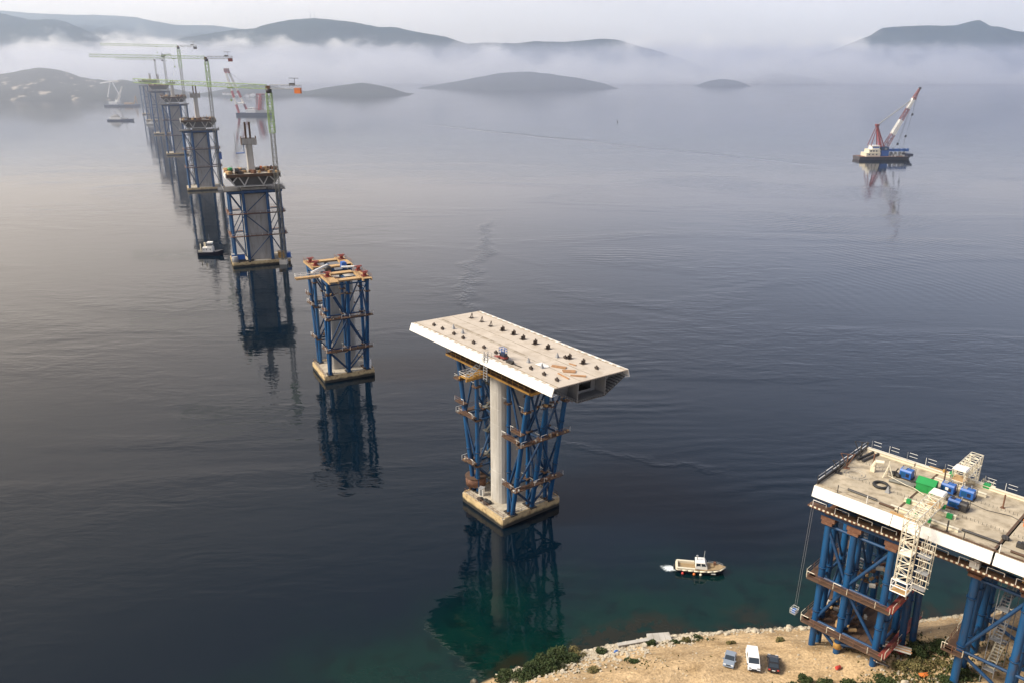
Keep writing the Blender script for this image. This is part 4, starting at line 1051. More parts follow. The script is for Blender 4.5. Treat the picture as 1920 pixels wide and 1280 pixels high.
for lab, u, v, L_, dr, m in (('long dark pipe lying near the near edge of the end segment', 4.4, -7.6, 4.6, -.02, 'dark'), ('short rusty brown pipe beside the long dark pipe', 9.6, -8.2, 2.2, .0, 'brown'),
                   ('dark steel pair of rails across the far corner of the end segment', .9, 3.4, 4.6, 1.42, 'dark'), ('second dark rail across the far corner, next to the first', 1.8, 3.4, 4.6, 1.42, 'dark'),
                   ('dark pipe with a pinkish end lying by the near right edge', 21.0, -7.2, 4.8, .02, 'dark'), ('rusty brown bar lying further right along the near edge', 27.6, -8.2, 3.2, 0, 'brown'),
                   ('brown box beam under the near gantry arm beside the blue machines', 16.6, -2.1, 1.6, .1, 'brown')):
    t = on_b('pipe', lab, 'pipe', u, v, dr, 'pipes and bars on the shore deck', .0); rod('shell', (0, 0, .2), (L_, 0, .2), .2, m, t, 8)
# machines
def machine(label, u, v, dr=0, L_=2.4, w_=1.7, h=1.9, dark_end=False):
    t = on_b('generator', label, 'generator', u, v, dr, 'blue machines on the shore deck')
    slab('skid', (-L_/2-.15, -w_/2-.1, 0), (L_/2+.15, w_/2+.1, .22), 'dark', t)
    g = G(); p = [(-w_/2, .22), (w_/2, .22), (w_/2, h-.25), (w_/2-.22, h), (-w_/2+.22, h), (-w_/2, h-.25)]
    g.prism(p, 'x', -L_/2, L_/2-(1.0 if dark_end else 0)); build(g, 'housing', 'ublue', t)
    if dark_end: build(G().prism([(a, b*.92) for a, b in p], 'x', L_/2-.99, L_/2), 'engine', 'dark', t)
    rod('exhaust', (.3, .3, h), (.3, .3, h+.5), .1, 'steel', t, 8)
    slab('lid', (-L_/2+.2, -w_/2+.3, h+.003), (-L_/2+.8, w_/2-.3, h+.08), 'steel' if not dark_end else 'navy', t)
    slab('door', (-L_/2+.2, -w_/2-.03, .4), (0, -w_/2-.003, h-.4), 'blue', t)
    slab('grille', (.1, -w_/2-.03, .5), (.6, -w_/2-.003, h-.5), 'navy', t)
    build(G().rail([(-L_/2-.1, w_/2+.1, .2), (L_/2+.1, w_/2+.1, .2)], h*.9, L_/2, .05), 'guard_frame', 'dark', t, stuff=True)
    return t
machine('lone blue generator standing left of the green shed', 9.1, 3.1, .0, 1.8, 1.5, 1.6)
bm = machine('blue generator with a white square label right beside the green shed', 15.5, 3.0, .0, 1.9, 1.4, 1.6); slab('label_plate', (-.25, -.755, .7), (.2, -.735, 1.15), 'white', bm)
machine('plain blue generator, rightmost of the group of machines', 18.2, 3.3, .0, 1.9, 1.4, 1.6)
machine('blue generator with a black engine end, nearest the camera', 18.3, -1.0, .0, 2.6, 1.3, 1.4, True)
t = on_b('shed', 'bright green shed with a ridged roof between the two gantries', 'shed', 12.9, 1.3, .08)
build(G().prism([(-1.15, 0), (1.15, 0), (1.15, 1.4), (0, 2.0), (-1.15, 1.4)], 'x', -1.3, 1.3), 'wall', 'green', t)
build(G().prism([(-1.24, 1.37), (0, 2.02), (1.24, 1.37), (1.24, 1.46), (0, 2.12), (-1.24, 1.46)], 'x', -1.42, 1.42), 'roof', 'green', t)
slab('door', (-.4, -1.18, .05), (.4, -1.153, 1.3), 'green', t)
t = on_b('mixer_drum', 'small dark drum with a pale green cap among the blue machines', 'drum', 16.6, .6)
rod('drum', (-.4, 0, .5), (.5, 0, .5), .45, 'dark', t, 12); rod('cap', (-.7, 0, .6), (-.4, 0, .5), .3, 'lime', t, 10); slab('stand', (-.6, -.5, 0), (.8, .5, .25), 'dark', t)
g = G(); rings = []
for i in range(20):
    a = 2*math.pi*i/20; rings.append([((1.05+.22*math.cos(b))*math.cos(a), (1.05+.22*math.cos(b))*math.sin(a), .24+.22*math.sin(b)) for b in (k*math.pi/3 for k in range(6))])
g.loft(rings+[rings[0]], cap=False); o = solo('tyre', 'black tyre ring lying on the end segment of the shore deck', 'tyre', g, 'black', FB(7.4, -2.6, ZB+.01), AB, smooth=True)
o = solo('weight_block', 'small grey pyramid weight beside the tyre ring', 'weight', lug(0, 0, 1, 'cone'), 'steel', FB(9.0, -3.8, ZB+.01), AB)
g = G().path([(0, 0, 1.0), (.3, 0, 1.9), (1.6, .2, 2.1)], .3, 8); g.cbox((0, 0, .5), (.7, .5, 1.0)); solo('bent_pipe', 'cream bent pipe standing on the end segment of the shore deck', 'pipe', g, 'cream', FB(4.4, 1.4, ZB+.01), AB)
g = G()
for k in range(3): g.tube((.9*math.cos(k*2.1), .9*math.sin(k*2.1), 0), (0, 0, 2.2), .09, 5)
g.tube((0, 0, 1.4), (0, 0, 2.8), .1, 5); solo('tripod', 'pale tripod stand between the bent pipe and the lone blue generator', 'tripod', g, 'cream', FB(6.9, 1.2, ZB+.01), AB)
g = G()
r = random.Random(3)
for k in range(7): g.ball((r.uniform(-.6, .6), r.uniform(-.5, .5), .35), r.uniform(.25, .5), (1.2, 1, 1), 6, 4)
g.tube((-.3, 0, .3), (.2, .3, 1.4), .12, 5); solo('welding_gear', 'dark heap of welding gear left of the lone blue generator', 'heap', g, 'dark', FB(7.7, 2.3, ZB+.01), AB)
t = on_b('pipe_bundle', 'bundle of three dark hoses in front of the lone blue generator', 'bundle', 9.2, .5, .15)
for k in range(3): rod('hose', (-1.6+k*.3, (k-1)*.42, .24), (2.1+k*.2, (k-1)*.42+.2, .24), .23, 'mastgrey', t, 8)
t = on_b('pipe_bundle', 'thick dark hose roll right behind the bundle of hoses', 'bundle', 11.3, 2.2, .75); rod('hose', (-1.2, 0, .32), (1.2, 0, .32), .32, 'dark', t, 10)
def crossed(label, u, v, m, h=3.0):
    t = on_b('winch_frame', label, 'frame', u, v, .3)
    rod('post', (0, 0, 0), (0, 0, h), .1, m, t, 6); rod('strut', (-1.1, -.3, h), (0, 0, .6), .08, m, t, 6); rod('strut', (1.0, .4, h), (0, 0, .2), .09, m, t, 6); rod('rail', (-1.1, -.3, h), (1.0, .4, h*.95), .06, m, t, 6)
    slab('base', (-.5, -.4, 0), (.5, .4, .1), m, t)
crossed('dark crossed steel frame at the open end of the shore deck, far side', 1.0, 4.2, 'dark', 3.2)
crossed('rusty crossed steel frame at the open end of the shore deck, middle', .9, -.6, 'rust', 2.6)
crossed('thin dark crossed frame at the open end of the shore deck, near side', .8, -3.2, 'dark', 2.2)
for lab, u, v, h, m in (('rusty brown post by the bent pipe', 3.9, 2.6, 2.6, 'rust'), ('brown post with a yellow tag behind the green shed', 14.3, 4.4, 3.0, 'brown'), ('rusty post on the right part of the shore deck', 23.0, 4.0, 2.2, 'rust'),
                     ('dark post beside the near gantry arm at the deck edge', 19.6, -9.0, 1.8, 'dark')):
    t = on_b('post', lab, 'post', u, v, 0, 'single posts on the shore deck'); rod('shaft', (0, 0, 0), (0, 0, h), .13, m, t, 6); slab('foot', (-.3, -.3, 0), (.3, .3, .06), m, t)
    if 'yellow' in lab: slab('tag', (-.4, -.16, h-.6), (-.14, .1, h-.1), 'yellow', t)
g = G().path([(0, 0, .06), (3, -.6, .06), (6, .2, .06), (9, -.9, .06), (13, -.5, .06), (17, -1.6, .06)], .05, 5); solo('hose', 'thin dark hose winding from the blue machines to the right', 'hose', g, 'dark', FB(18.6, 2.0, ZB+.01), AB)
g = G().path([(0, 0, .9), (1.4, -.1, .7), (3, -.5, .6), (4.2, -.4, .5), (6.0, -1.0, .25)], .05, 5); solo('hose', 'cream hose hanging from the tripod towards the near gantry', 'hose', g, 'cream', FB(7.4, .0, ZB+.01), AB)
g = G().path([(.9*math.cos(a*.5)*(1+.05*a), .9*math.sin(a*.5)*(1+.05*a), .05) for a in range(26)], .04, 4); solo('hose_coil', 'pale loose coil of hose on the end segment of the shore deck', 'coil', g, 'conc', FB(2.9, -1.6, ZB+.01), AB)
t = on_b('frame_stack', 'orange trestle frame by the second joint of the shore deck', 'trestle', 26.6, 1.0)
slab('bar', (0, -.6, .9), (3.2, -.45, 1.1), 'orange', t); slab('bar', (0, .45, .9), (3.2, .6, 1.1), 'orange', t)
for x in (.2, 3.0):
    for y in (-.52, .52): slab('leg', (x-.08, y-.08, 0), (x+.08, y+.08, .9), 'orange', t)
g = G()
for k in range(8): g.ball((rnd.uniform(-.5, .5), rnd.uniform(-.4, .4), .25), rnd.uniform(.2, .4), (1, 1, 1), 6, 4)
solo('cable_heap', 'dark cable heap near the second joint of the shore deck', 'heap', g, 'dark', FB(26.2, -5.2, ZB+.01), AB)
g = G().cbox((0, 0, .35), (1.0, .8, .7)); g.cbox((.2, 0, .8), (.4, .4, .3)); solo('toolbox', 'small dark box right of the second joint of the shore deck', 'box', g, 'dark', FB(28.2, -5.9, ZB+.01), AB)

# hanging lattice gantries that wrap round the deck edges
def gantry(label, u, v_in, v_out, z_bot):
    s = 1 if v_out > v_in else -1
    t = thing('hanging_gantry', label, 'gantry', FB(u, 0, 0), AB, 'white hanging gantries on the shore deck')
    zt = ZB+3.1; zb_ = ZB+1.3; zm = (zt+zb_)/2
    g = G().lattice((0, v_in, zm), (0, v_out+s*.0, zm), 1.75, zt-zb_, 8, .10, .05, (0, 0, 1)); build(g, 'arm', 'cream', t, stuff=True)
    vc = v_out - s*1.1
    g = G().lattice((0, vc, zb_), (0, vc, z_bot+2.0), 1.75, 1.6, 8, .10, .05, (0, 1, 0)); build(g, 'hanging_leg', 'cream', t, stuff=True)
    build(G().prism([(-1.05, zt+.02), (1.05, zt+.02), (.9, zt+.25), (-.9, zt+.25)], 'y', min(v_in, v_in+s*1.8), max(v_in, v_in+s*1.8)), 'roof', 'white', t)
    slab('floor', (-.95, min(v_in, v_in+s*2.2), zb_-.02), (.95, max(v_in, v_in+s*2.2), zb_+.08), 'ochre', t)
    for x in (-.95, .95):
        for v in (v_in+s*.3, v_in+s*(5.8 if s < 0 else 2.6)): slab('wheel_leg', (x-.2, v-.2, .65+ZB), (x+.2, v+.2, zb_), 'green' if s < 0 else 'cream', t)
    slab('landing', (-.9, vc-.8, z_bot+6.4), (.9, vc+.8, z_bot+6.5), 'white', t)
    g = G()
    for x in (-1.1, 1.1):
        for y in (vc-1.0, vc+1.0): g.tube((x, y, z_bot), (x, y, z_bot+2.0), .09, 4)
    for z in (z_bot+.05, z_bot+1.0, z_bot+2.0):
        c = [(-1.1, vc-1.0, z), (1.1, vc-1.0, z), (1.1, vc+1.0, z), (-1.1, vc+1.0, z)]
        for a, b in zip(c, c[1:]+c[:1]): g.tube(a, b, .08, 4)
    build(g, 'cage', 'white', t, stuff=True); slab('cage_floor', (-1.0, vc-.95, z_bot), (1.0, vc+.95, z_bot+.08), 'ochre', t)
    # tube scaffold alongside the hanging leg
    g = G()
    for k in range(7):
        x = 1.6+k % 3*.75; y = vc + (k//3)*1.0 - 1.0*s*.3
        g.tube((x, y, z_bot+.8+k*.2), (x+.1, y, ZB-.5), .06, 4)
    for k in range(8):
        z = z_bot+1.3+k*1.0
        g.tube((1.4, vc-.4, z), (3.3, vc-.4, z+.1*(k % 3-1)), .05, 4); g.tube((1.5, vc+.7, z+.3), (3.4, vc+.7, z+.3), .05, 4); g.tube((2.2, vc-.8, z+.2), (2.3, vc+1.2, z+.2), .05, 4)
    build(g, 'scaffold', 'cream', t, stuff=True)
    for k in range(3): slab('scaffold_board', (1.5, vc-.5, z_bot+1.6+k*2.6), (3.2, vc+.8, z_bot+1.68+k*2.6), 'steel', t)
gantry('near white lattice gantry hanging over the near edge of the shore deck', 16.3, -3.6, -14.6, 28.6)
gantry('far white lattice gantry hanging over the far edge of the shore deck', 15.9, 5.2, 13.6, 28.6)

# edge walkway under the shore deck: orange and white striped plank with white rail frames
t = thing('edge_walkway', 'orange and white striped walkway hung under the near edge of the shore deck', 'walkway', OB, AB)
zw, vw = 33.2, -8.1
for k in range(30):
    u = -1.4+k*1.5; slab('plank', (u, vw, zw), (u+1.46, vw+1.5, zw+.12), 'brown', t)
g = G(); g2 = G()
for k in range(124):
    u = -1.4+k*.36; (g if k % 2 else g2).box((u, vw-.08, zw-.06), (u+.35, vw-.003, zw+.2))
build(g, 'stripe', 'cream', t, stuff=True); build(g2, 'stripe', 'rust', t, stuff=True)
for k in range(12):
    u = -.6+k*3.7
    build(G().path([(u, vw+.02, zw+.15), (u, vw+.02, zw+1.25), (u+2.2, vw+.02, zw+1.25), (u+2.2, vw+.02, zw+.7)], .05, 4), 'rail_frame', 'white', t)
slab('bearer', (-1.2, vw+.2, zw-.35), (43, vw+.5, zw-.02), 'rust', t); slab('bearer', (-1.2, vw+1.1, zw-.35), (43, vw+1.4, zw-.02), 'rust', t)
g = G().cbox((0, 0, .5), (1.3, .8, 1.0)); g.cbox((.2, 0, 1.1), (.7, .5, .3)); solo('machine_box', 'pale box on the walkway above the right falsework tower', 'box', g, 'conc', FB(23.6, -7.5, zw+.13), AB)
t = thing('lattice_girder', 'ochre rigging gear hanging from the shore deck by the right edge', 'rigging', FB(30, -6.8, zw+.15), AB); slab('hook_block', (-.5, -.3, .2), (.5, .3, 1.1), 'yellow', t); rod('rope', (0, 0, 1.1), (0, 0, 2.0), .05, 'rope', t, 5)

# falsework towers on the shore
def shore_tower(label, us, vs_, zt, levels, label_group='blue falsework towers', floor=None, cap_beam=True, rleg=.62, omit=(), front=True):
    t = thing('falsework_tower', label, 'falsework', OB, AB, label_group)
    base = {}
    for u in us:
        for v in vs_:
            if (u, v) in omit: continue
            x, y, _ = FB(u, v); z0 = ground_z(x, y)-.4; base[u, v] = z0
            rod('leg', (u, v, z0), (u, v, zt), rleg, 'blue', t, 14)
            for z in (z0+7.5, z0+16.0): rod('flange', (u, v, z), (u, v, z+.25), rleg*1.25, 'blue_dark', t, 14)
            build(G().cbox((u, v, zt-.9), (rleg*3.2, rleg*3.2, .5)).cbox((u, v, zt-.3), (rleg*4.2, rleg*2.2, .7)), 'leg_head', 'rust', t)
    def br(a, b, r=.24, n='brace'): rod(n, a, b, r, 'blue_dark', t, 8)
    for v in (vs_[0], vs_[-1]):
        for i, (u0, u1) in enumerate(zip(us, us[1:])):
            zz = [max(base[u0, v], base[u1, v])+.8] + list(levels) + [zt-1.6]
            for n_, (z0, z1) in enumerate(zip(zz, zz[1:])):
                a, b = (u0, u1) if (n_+i) % 2 else (u1, u0)
                br((a, v, z0+.3), (b, v, z1-.3), .28); br((u0, v, z1), (u1, v, z1), .26, 'strut')
    for u in us:
        for i, (v0, v1) in enumerate(zip(vs_, vs_[1:])):
            zz = [max(base.get((u, v0), 9), base.get((u, v1), 9))+.8] + list(levels) + [zt-1.6]
            for n_, (z0, z1) in enumerate(zip(zz, zz[1:])):
                a, b = (v0, v1) if n_ % 2 else (v1, v0)
                br((u, a, z0), (u, b, z1), .2); br((u, v0, z1), (u, v1, z1), .24, 'strut')
    if cap_beam:
        for v in vs_: slab('head_beam', (us[0]-1.4, v-.4, zt+.06), (us[-1]+1.4, v+.4, zt+.9), 'blue_dark', t)
        for u in us: slab('head_beam', (u-.35, vs_[0]-1.2, zt+.92), (u+.35, vs_[-1]+1.2, zt+1.5), 'rust', t)
    for z in levels:
        u0, u1 = us[0]-1.6, us[-1]+1.8
        if front: walkway(t, [(u0, vs_[0]-1.3, z), (u1, vs_[0]-1.3, z)], 1.5, -1, 'brown', 'cream', sp=2.4)
        else: walkway(t, [(us[0]-2.2, vs_[0]-1.2, z), (us[0]+.8, vs_[0]-1.2, z)], 1.2, -1, 'brown', 'cream', sp=1.4)
        walkway(t, [(us[0]-1.3, vs_[0]-1.4, z), (us[0]-1.3, vs_[-1]+1, z)], 1.3, 1, 'brown', 'cream', sp=2.6)
        walkway(t, [(us[-1]+1.5, vs_[0]-1.4, z+.01), (us[-1]+1.5, vs_[-1]+1, z+.01)], 1.2, -1, 'darkred', 'cream', sp=2.6)
    if floor:
        n = 9
        for k in range(n): 
            du = (us[-1]-us[0]+1.0)/n; slab('floor_panel', (us[0]-.5+k*du, vs_[0]-.4, floor), (us[0]-.5+(k+1)*du-.05, vs_[-1]+.6, floor+.14), 'brown', t)
    return t
T1 = shore_tower('blue falsework tower with a brown plank floor under the end of the shore deck', (1.7, 6.0, 12.0), (-6.4, -4.0, 1.2, 6.4), 31.6, (11.6, 20.2), floor=10.9, rleg=.55)
for p_, q_ in (((14.0, -.2, 6), (13.7, -1.9, 31.6)), ((15.2, 1.1, 6), (14.9, -.6, 31.6))): rod('leg', p_, q_, .55, 'blue_dark', T1, 12)
T2 = shore_tower('blue falsework tower at the right edge of the picture under the shore deck', (23.4, 30.4, 36.5), (-4.6, -1.6, 3.6, 6.8), 31.6, (17.2,), rleg=.58, front=False)
# stairs, clutter, ropes at the shore towers
def zigzag(label, u, v, z0, z1, w_=1.1, dv=4.2):
    t = thing('scaffold_stair', label, 'stairs', FB(u, v, 0), AB); z = z0; k = 0
    while z < z1-2.4:
        a, b = (-dv/2, dv/2) if k % 2 else (dv/2, -dv/2); g = G()
        for s in (0, w_): g.tube((s, a, z), (s, b, z+2.6), .07, 4)
        for q in range(9): g.cbox((w_/2, a+(b-a)*(q+.5)/9, z+2.6*(q+.5)/9), (w_, .3, .05))
        g.rail([(0, a, z), (0, b, z+2.6)], 1.0, 2.2, .04); build(g, 'flight', 'cream' if k < 3 else 'steel', t, stuff=True)
        slab('landing', (-.2, b-.6, z+2.58), (w_+.2, b+.6, z+2.66), 'steel', t); z += 2.7; k += 1
    g = G()
    for x in (-.25, w_+.25):
        for y in (-dv/2-.6, dv/2+.6): g.tube((x, y, z0), (x, y, z1), .06, 4)
    build(g, 'scaffold_frame', 'steel', t, stuff=True)
zigzag('zig-zag scaffold stair inside the right falsework tower', 26.6, -.2, 12, 31)
zigzag('zig-zag scaffold stair inside the falsework tower under the end of the shore deck', 3.0, 3.4, 8, 30)
for k, (u, v, z, lab) in enumerate(((3.6, -5.0, 11.8, 'lower'), (6.6, -2.4, 20.4, 'upper'))):
    r = random.Random(60+k); g = G()
    for q in range(42):
        g.m = r.choice([0, 0, 1, 2, 3, 3]); s = r.uniform(.2, .6); g.cbox((r.uniform(-3.5, 4), r.uniform(-1, 6.5), s*.5), (s*r.uniform(.6, 3), s, s), r.uniform(0, 3))
    o = build(g, 'site_gear', ['brown', 'rust', 'conc', 'ochre']); o.location = FB(u, v, z); o.rotation_euler = (0, 0, AB); o['kind'] = 'stuff'; o['label'] = f'jumble of boards and site gear on the {lab} level of the shore falsework'
g = G()
for v in (-7.2, -6.4): g.tube((-.6, v-1.2, zw), (-1.6, v-.4, 12.6), .03, 4)
o = solo('hoist_rope', 'pair of thin hoist ropes hanging left of the shore falsework', 'rope', g, 'rope', OB, AB)
t = thing('hoist_basket', 'blue hoist basket at the foot of the thin ropes left of the shore falsework', 'basket', FB(-1.7, -7.3, 11.7), AB)
slab('floor', (-.5, -.6, 0), (.5, .6, .1), 'steel', t); slab('motor', (-.3, -.3, .1), (.3, .35, .7), 'ublue', t); build(G().rail([(-.5, -.6, .1), (.5, -.6, .1), (.5, .6, .1), (-.5, .6, .1), (-.5, -.6, .1)], .9, .8, .035), 'railing', 'white', t, stuff=True)
# tall dark pair of legs behind
def boards(label, u, v, z, n, L_, dr, tilt=0):
    t = thing('plank_stack', label, 'timber', FB(u, v, z), AB+dr); r = random.Random(int(u*7)); t.rotation_euler = (0, tilt, AB+dr)
    for k in range(n): slab('board', (-L_/2+r.uniform(-.3, .3), (k-n/2)*.34, 0), (L_/2+r.uniform(-.3, .3), (k-n/2)*.34+.3, .1), 'timber' if k % 2 else 'conc', t)
boards('pale loose boards sticking out by the dark legs of the shore falsework', 14.4, -3.4, 11.6, 5, 4.0, .3)
boards('grey plank ramp leaning against the near leg of the shore falsework', 13.4, -6.4, 9.6, 2, 4.2, 1.2, .55)

# ------------------------------------------------------------------ shore: concrete slab, wall, rocks, plants
def gz(x, y): return ground_z(x, y)
def place(u, v): return Vector((u, v, gz(u, v)))
t = thing('concrete_slab', 'pale concrete slab lying on the rubble bank above the waterline', 'slab', (26.9, 124.1, gz(26.9, 124.1)+.35), R(6)); t.rotation_euler = (R(9), 0, R(6))
for k in range(4): slab('panel', (-2.1+k*1.06, -1.5, -.25), (-2.1+k*1.06+1.02, 1.5, .2), 'conc', t)
t = thing('retaining_wall', 'low concrete wall left of the pale slab on the shore', 'wall', (20.6, 122.6, gz(20.6, 122.6)-.1), R(14))
for k in range(4): slab('block', (-1.6+k*1.6, -.25, -.6), (-1.6+k*1.6+1.55, .25, .75), 'conc', t)
slab('coping', (-1.7, -.4, .75), (4.75, .4, .92), 'conc', t)
# limestone boulders: single large ones, then the uncountable rubble between them
rock_me = []
for k in range(7):
    bmg = G(); r = random.Random(100+k); bmg.ball((0, 0, .25), 1, (1, r.uniform(.7, .95), r.uniform(.55, .8)), 7, 5)
    bmg.v = [tuple(Vector(p)*(1+.28*noise.noise(Vector(p)*1.3+Vector((k*7, 0, 0))))) for p in bmg.v]
    me = bpy.data.meshes.new('boulder'); me.from_pydata(bmg.v, [], bmg.f); me.materials.append(M['rock']); me.update(); rock_me.append(me)
r = random.Random(21)
def boulder(x, y, s, label, group=None):
    o = link('boulder', r.choice(rock_me)); o.location = (x, y, gz(x, y)-s*.1); o.scale = (s, s*r.uniform(.8, 1.1), s*r.uniform(.7, 1)); o.rotation_euler = (0, 0, r.uniform(0, 6)); tag(o, label, 'boulder', group); return o
boulder(-6.6, 115.6, 1.0, 'lone tan boulder at the water line in the bottom left corner of the shore'); boulder(-2.6, 116.3, .55, 'smaller tan rock between the lone boulder and the shrubs')
boulder(52.2, 129.0, .85, 'pale boulder at the water beside the left foot of the shore falsework')
boulder(61.6, 104.6, .9, 'large pale boulder in the scrub left of the orange sheet'); boulder(63.9, 103.3, .65, 'white rock in the scrub just below the orange sheet')
boulder(69.0, 104.8, .4, 'small white rock right of the orange sheet')
for k in range(60):
    x = r.uniform(3, 60); y = coast_y(x)-abs(r.gauss(1.2, 1.2))
    boulder(x, y, r.uniform(.25, .75), 'pale limestone rock in the rubble bank along the waterline', 'rocks of the rubble bank')
def rubble():
    g = G(); r = random.Random(5)
    def rock(x, y, s):
        n = 6; rr = [s*r.uniform(.7, 1.15) for _ in range(n)]; a0 = r.uniform(0, 6); z = gz(x, y)
        lo = [(x+rr[i]*math.cos(a0+i*6.283/n), y+rr[i]*math.sin(a0+i*6.283/n), z-s*.3) for i in range(n)]
        hi = [(x+.7*rr[i]*math.cos(a0+i*6.283/n), y+.7*rr[i]*math.sin(a0+i*6.283/n), z+s*r.uniform(.35, .75)) for i in range(n)]
        g.loft([lo, hi])
    for k in range(5200):
        x = r.uniform(-2, 36) if k % 2 else r.uniform(-2, 110); w_ = 1.25 if x < 34 else .6
        y = coast_y(x) - abs(r.gauss(.6, (3.4 if x < 24 else 2.0)*w_)) + .3
        rock(x, y, r.uniform(.08, .36)*(1.1 if x < 34 else .9)*(1.7 if k % 29 == 0 else 1))
    for k in range(1500):
        x, y = r.uniform(0, 95), r.uniform(96, 130)
        if shore(x, y) > 3: rock(x, y, r.uniform(.04, .15)*(1 if r.random()<.93 else 1.8))
    for k in range(160):
        x, y = r.gauss(66, 7), r.gauss(108, 3); rock(x, y, r.uniform(.1, .35))
    o = build(g, 'rubble', 'rock'); o['kind'] = 'stuff'; o['label'] = 'pale limestone rubble along the waterline'
rubble()
def leaf_mass(cs, n, leaf, seed):
    """leaf-sized faces scattered through several clump volumes"""
    g = G(); r = random.Random(seed)
    for k in range(n):
        cx, cy, cz, rx, rz = r.choice(cs)
        a, b = r.uniform(0, 6.283), math.acos(r.uniform(-.25, 1)); q = r.uniform(.55, 1.0)*(1+.25*noise.noise(Vector((a*2, b*3, cx))))
        p = Vector((cx+rx*q*math.sin(b)*math.cos(a), cy+rx*q*math.sin(b)*math.sin(a), cz+rz*q*math.cos(b)))
        e = Euler((r.uniform(-1, 1), r.uniform(-1, 1), r.uniform(0, 6))); m = e.to_matrix(); s = leaf*r.uniform(.6, 1.3)
        g.add([p+m@Vector((-s, -s*.6, 0)), p+m@Vector((s, -s*.5, s*.2)), p+m@Vector((s*.9, s*.6, 0)), p+m@Vector((-s*.8, s*.6, s*.2))], [(0, 1, 2, 3)])
    return g
def shrub(x, y, s, label, seed, m='leaf', n=520, leaf=.16, group='shrubs on the shore', flat=.75):
    r = random.Random(seed); t = thing('shrub', label, 'shrub', (x, y, gz(x, y)-.05), r.uniform(0, 6), group)
    cs = [(r.uniform(-.7, .7)*s, r.uniform(-.7, .7)*s, s*.15+r.uniform(0, .3)*s, s*r.uniform(.4, .75), s*r.uniform(.45, .8)*flat) for _ in range(6)]
    build(leaf_mass(cs, n, leaf, seed), 'foliage', m, t)
    g = G()
    for k in range(4): g.tube((r.uniform(-.2, .2), r.uniform(-.2, .2), -.2), (cs[k][0]*.7, cs[k][1]*.7, cs[k][2]+.2*s), .05*s, 5, .02*s)
    build(g, 'stem', 'brown', t); return t
SH = [(-1.2, 113.4, 1.3, 'dark shrub at the very bottom left edge of the shore', 'leaf'), (3.0, 113.2, 1.5, 'dark shrub at the bottom edge below the leftmost clump', 'leaf'), (9.9, 117.8, 1.2, 'dark shrub behind the tall dark olive shrub on the bank', 'leaf'), (8.4, 118.9, 1.9, 'tall dark olive shrub above the waterline, topmost of the bottom shrubs', 'leaf'), (6.3, 117.3, 1.7, 'dark shrub left of the topmost shrub at the bottom', 'leaf'), (11.6, 119.9, 1.2, 'yellowish shrub right of the tall dark shrub at the bottom', 'drygrass'),
      (3.4, 115.6, 1.6, 'dark shrub at the bottom nearest the water', 'leaf'), (1.0, 114.4, 1.4, 'leftmost dark shrub at the bottom edge of the picture', 'leaf'), (5.6, 114.6, 1.8, 'broad dark shrub in the middle of the bottom clump', 'leaf'), (8.0, 115.6, 1.1, 'small dark shrub on the sand side of the bottom clump', 'leaf'),
      (15.9, 120.2, 1.0, 'lone round dark shrub on the pale rubble bank', 'leaf'), (20.3, 114.5, .9, 'small green shrub alone on the open sand', 'leaf'), (13.6, 112.0, .8, 'grey green tuft at the bottom edge of the sand', 'drygrass'),
      (25.0, 122.0, .8, 'low dark shrub in front of the pale concrete slab', 'leaf'), (29.4, 122.6, .7, 'low shrub right of the pale concrete slab', 'leaf'), (31.4, 123.3, .8, 'yellow green shrub further right of the pale slab', 'drygrass'), (33.8, 124.4, .7, 'flat dark shrub at the top of the bank right of the slab', 'leaf'),
      (38.6, 120.0, .6, 'dry tuft on the bank above the white van', 'drygrass'), (47.2, 119.6, .7, 'dry tuft on the sand right of the cars', 'drygrass'),
      (47.0, 107.0, 1.0, 'dark shrub below the black car', 'leaf'), (50.0, 106.2, 1.2, 'second dark shrub along the bottom edge right of the cars', 'leaf'), (53.2, 105.6, 1.3, 'broad dark shrub at the bottom edge below the falsework', 'leaf'), (56.4, 104.6, 1.4, 'bushy dark shrub left of the pale boulders', 'leaf'), (59.2, 105.2, 1.5, 'dense dark shrub beside the large pale boulder', 'leaf'),
      (66.3, 111.4, 1.9, 'large dark shrub right of the dark falsework legs', 'leaf'), (69.4, 110.4, 1.6, 'dark shrub between the two falsework towers', 'leaf'), (70.2, 104.2, 1.7, 'dark shrub at the left foot of the right falsework tower', 'leaf'), (65.0, 107.6, 1.2, 'olive shrub above the orange sheet', 'drygrass'), (62.6, 108.6, 1.2, 'olive shrub below the grey plank ramp', 'drygrass'),
      (68.6, 107.4, .9, 'yellowish shrub right of the orange sheet', 'drygrass'), (67.0, 103.0, 1.2, 'dark shrub below the orange sheet', 'leaf'), (44.4, 105.6, 1.0, 'leftmost dark shrub of the right bottom edge', 'leaf')]
for i, (x, y, s, lab, m) in enumerate(SH): shrub(x, y, s*(1.3 if i < 10 else 1.1), lab, 300+i, m, int(420+420*s*s), .08+.035*s)
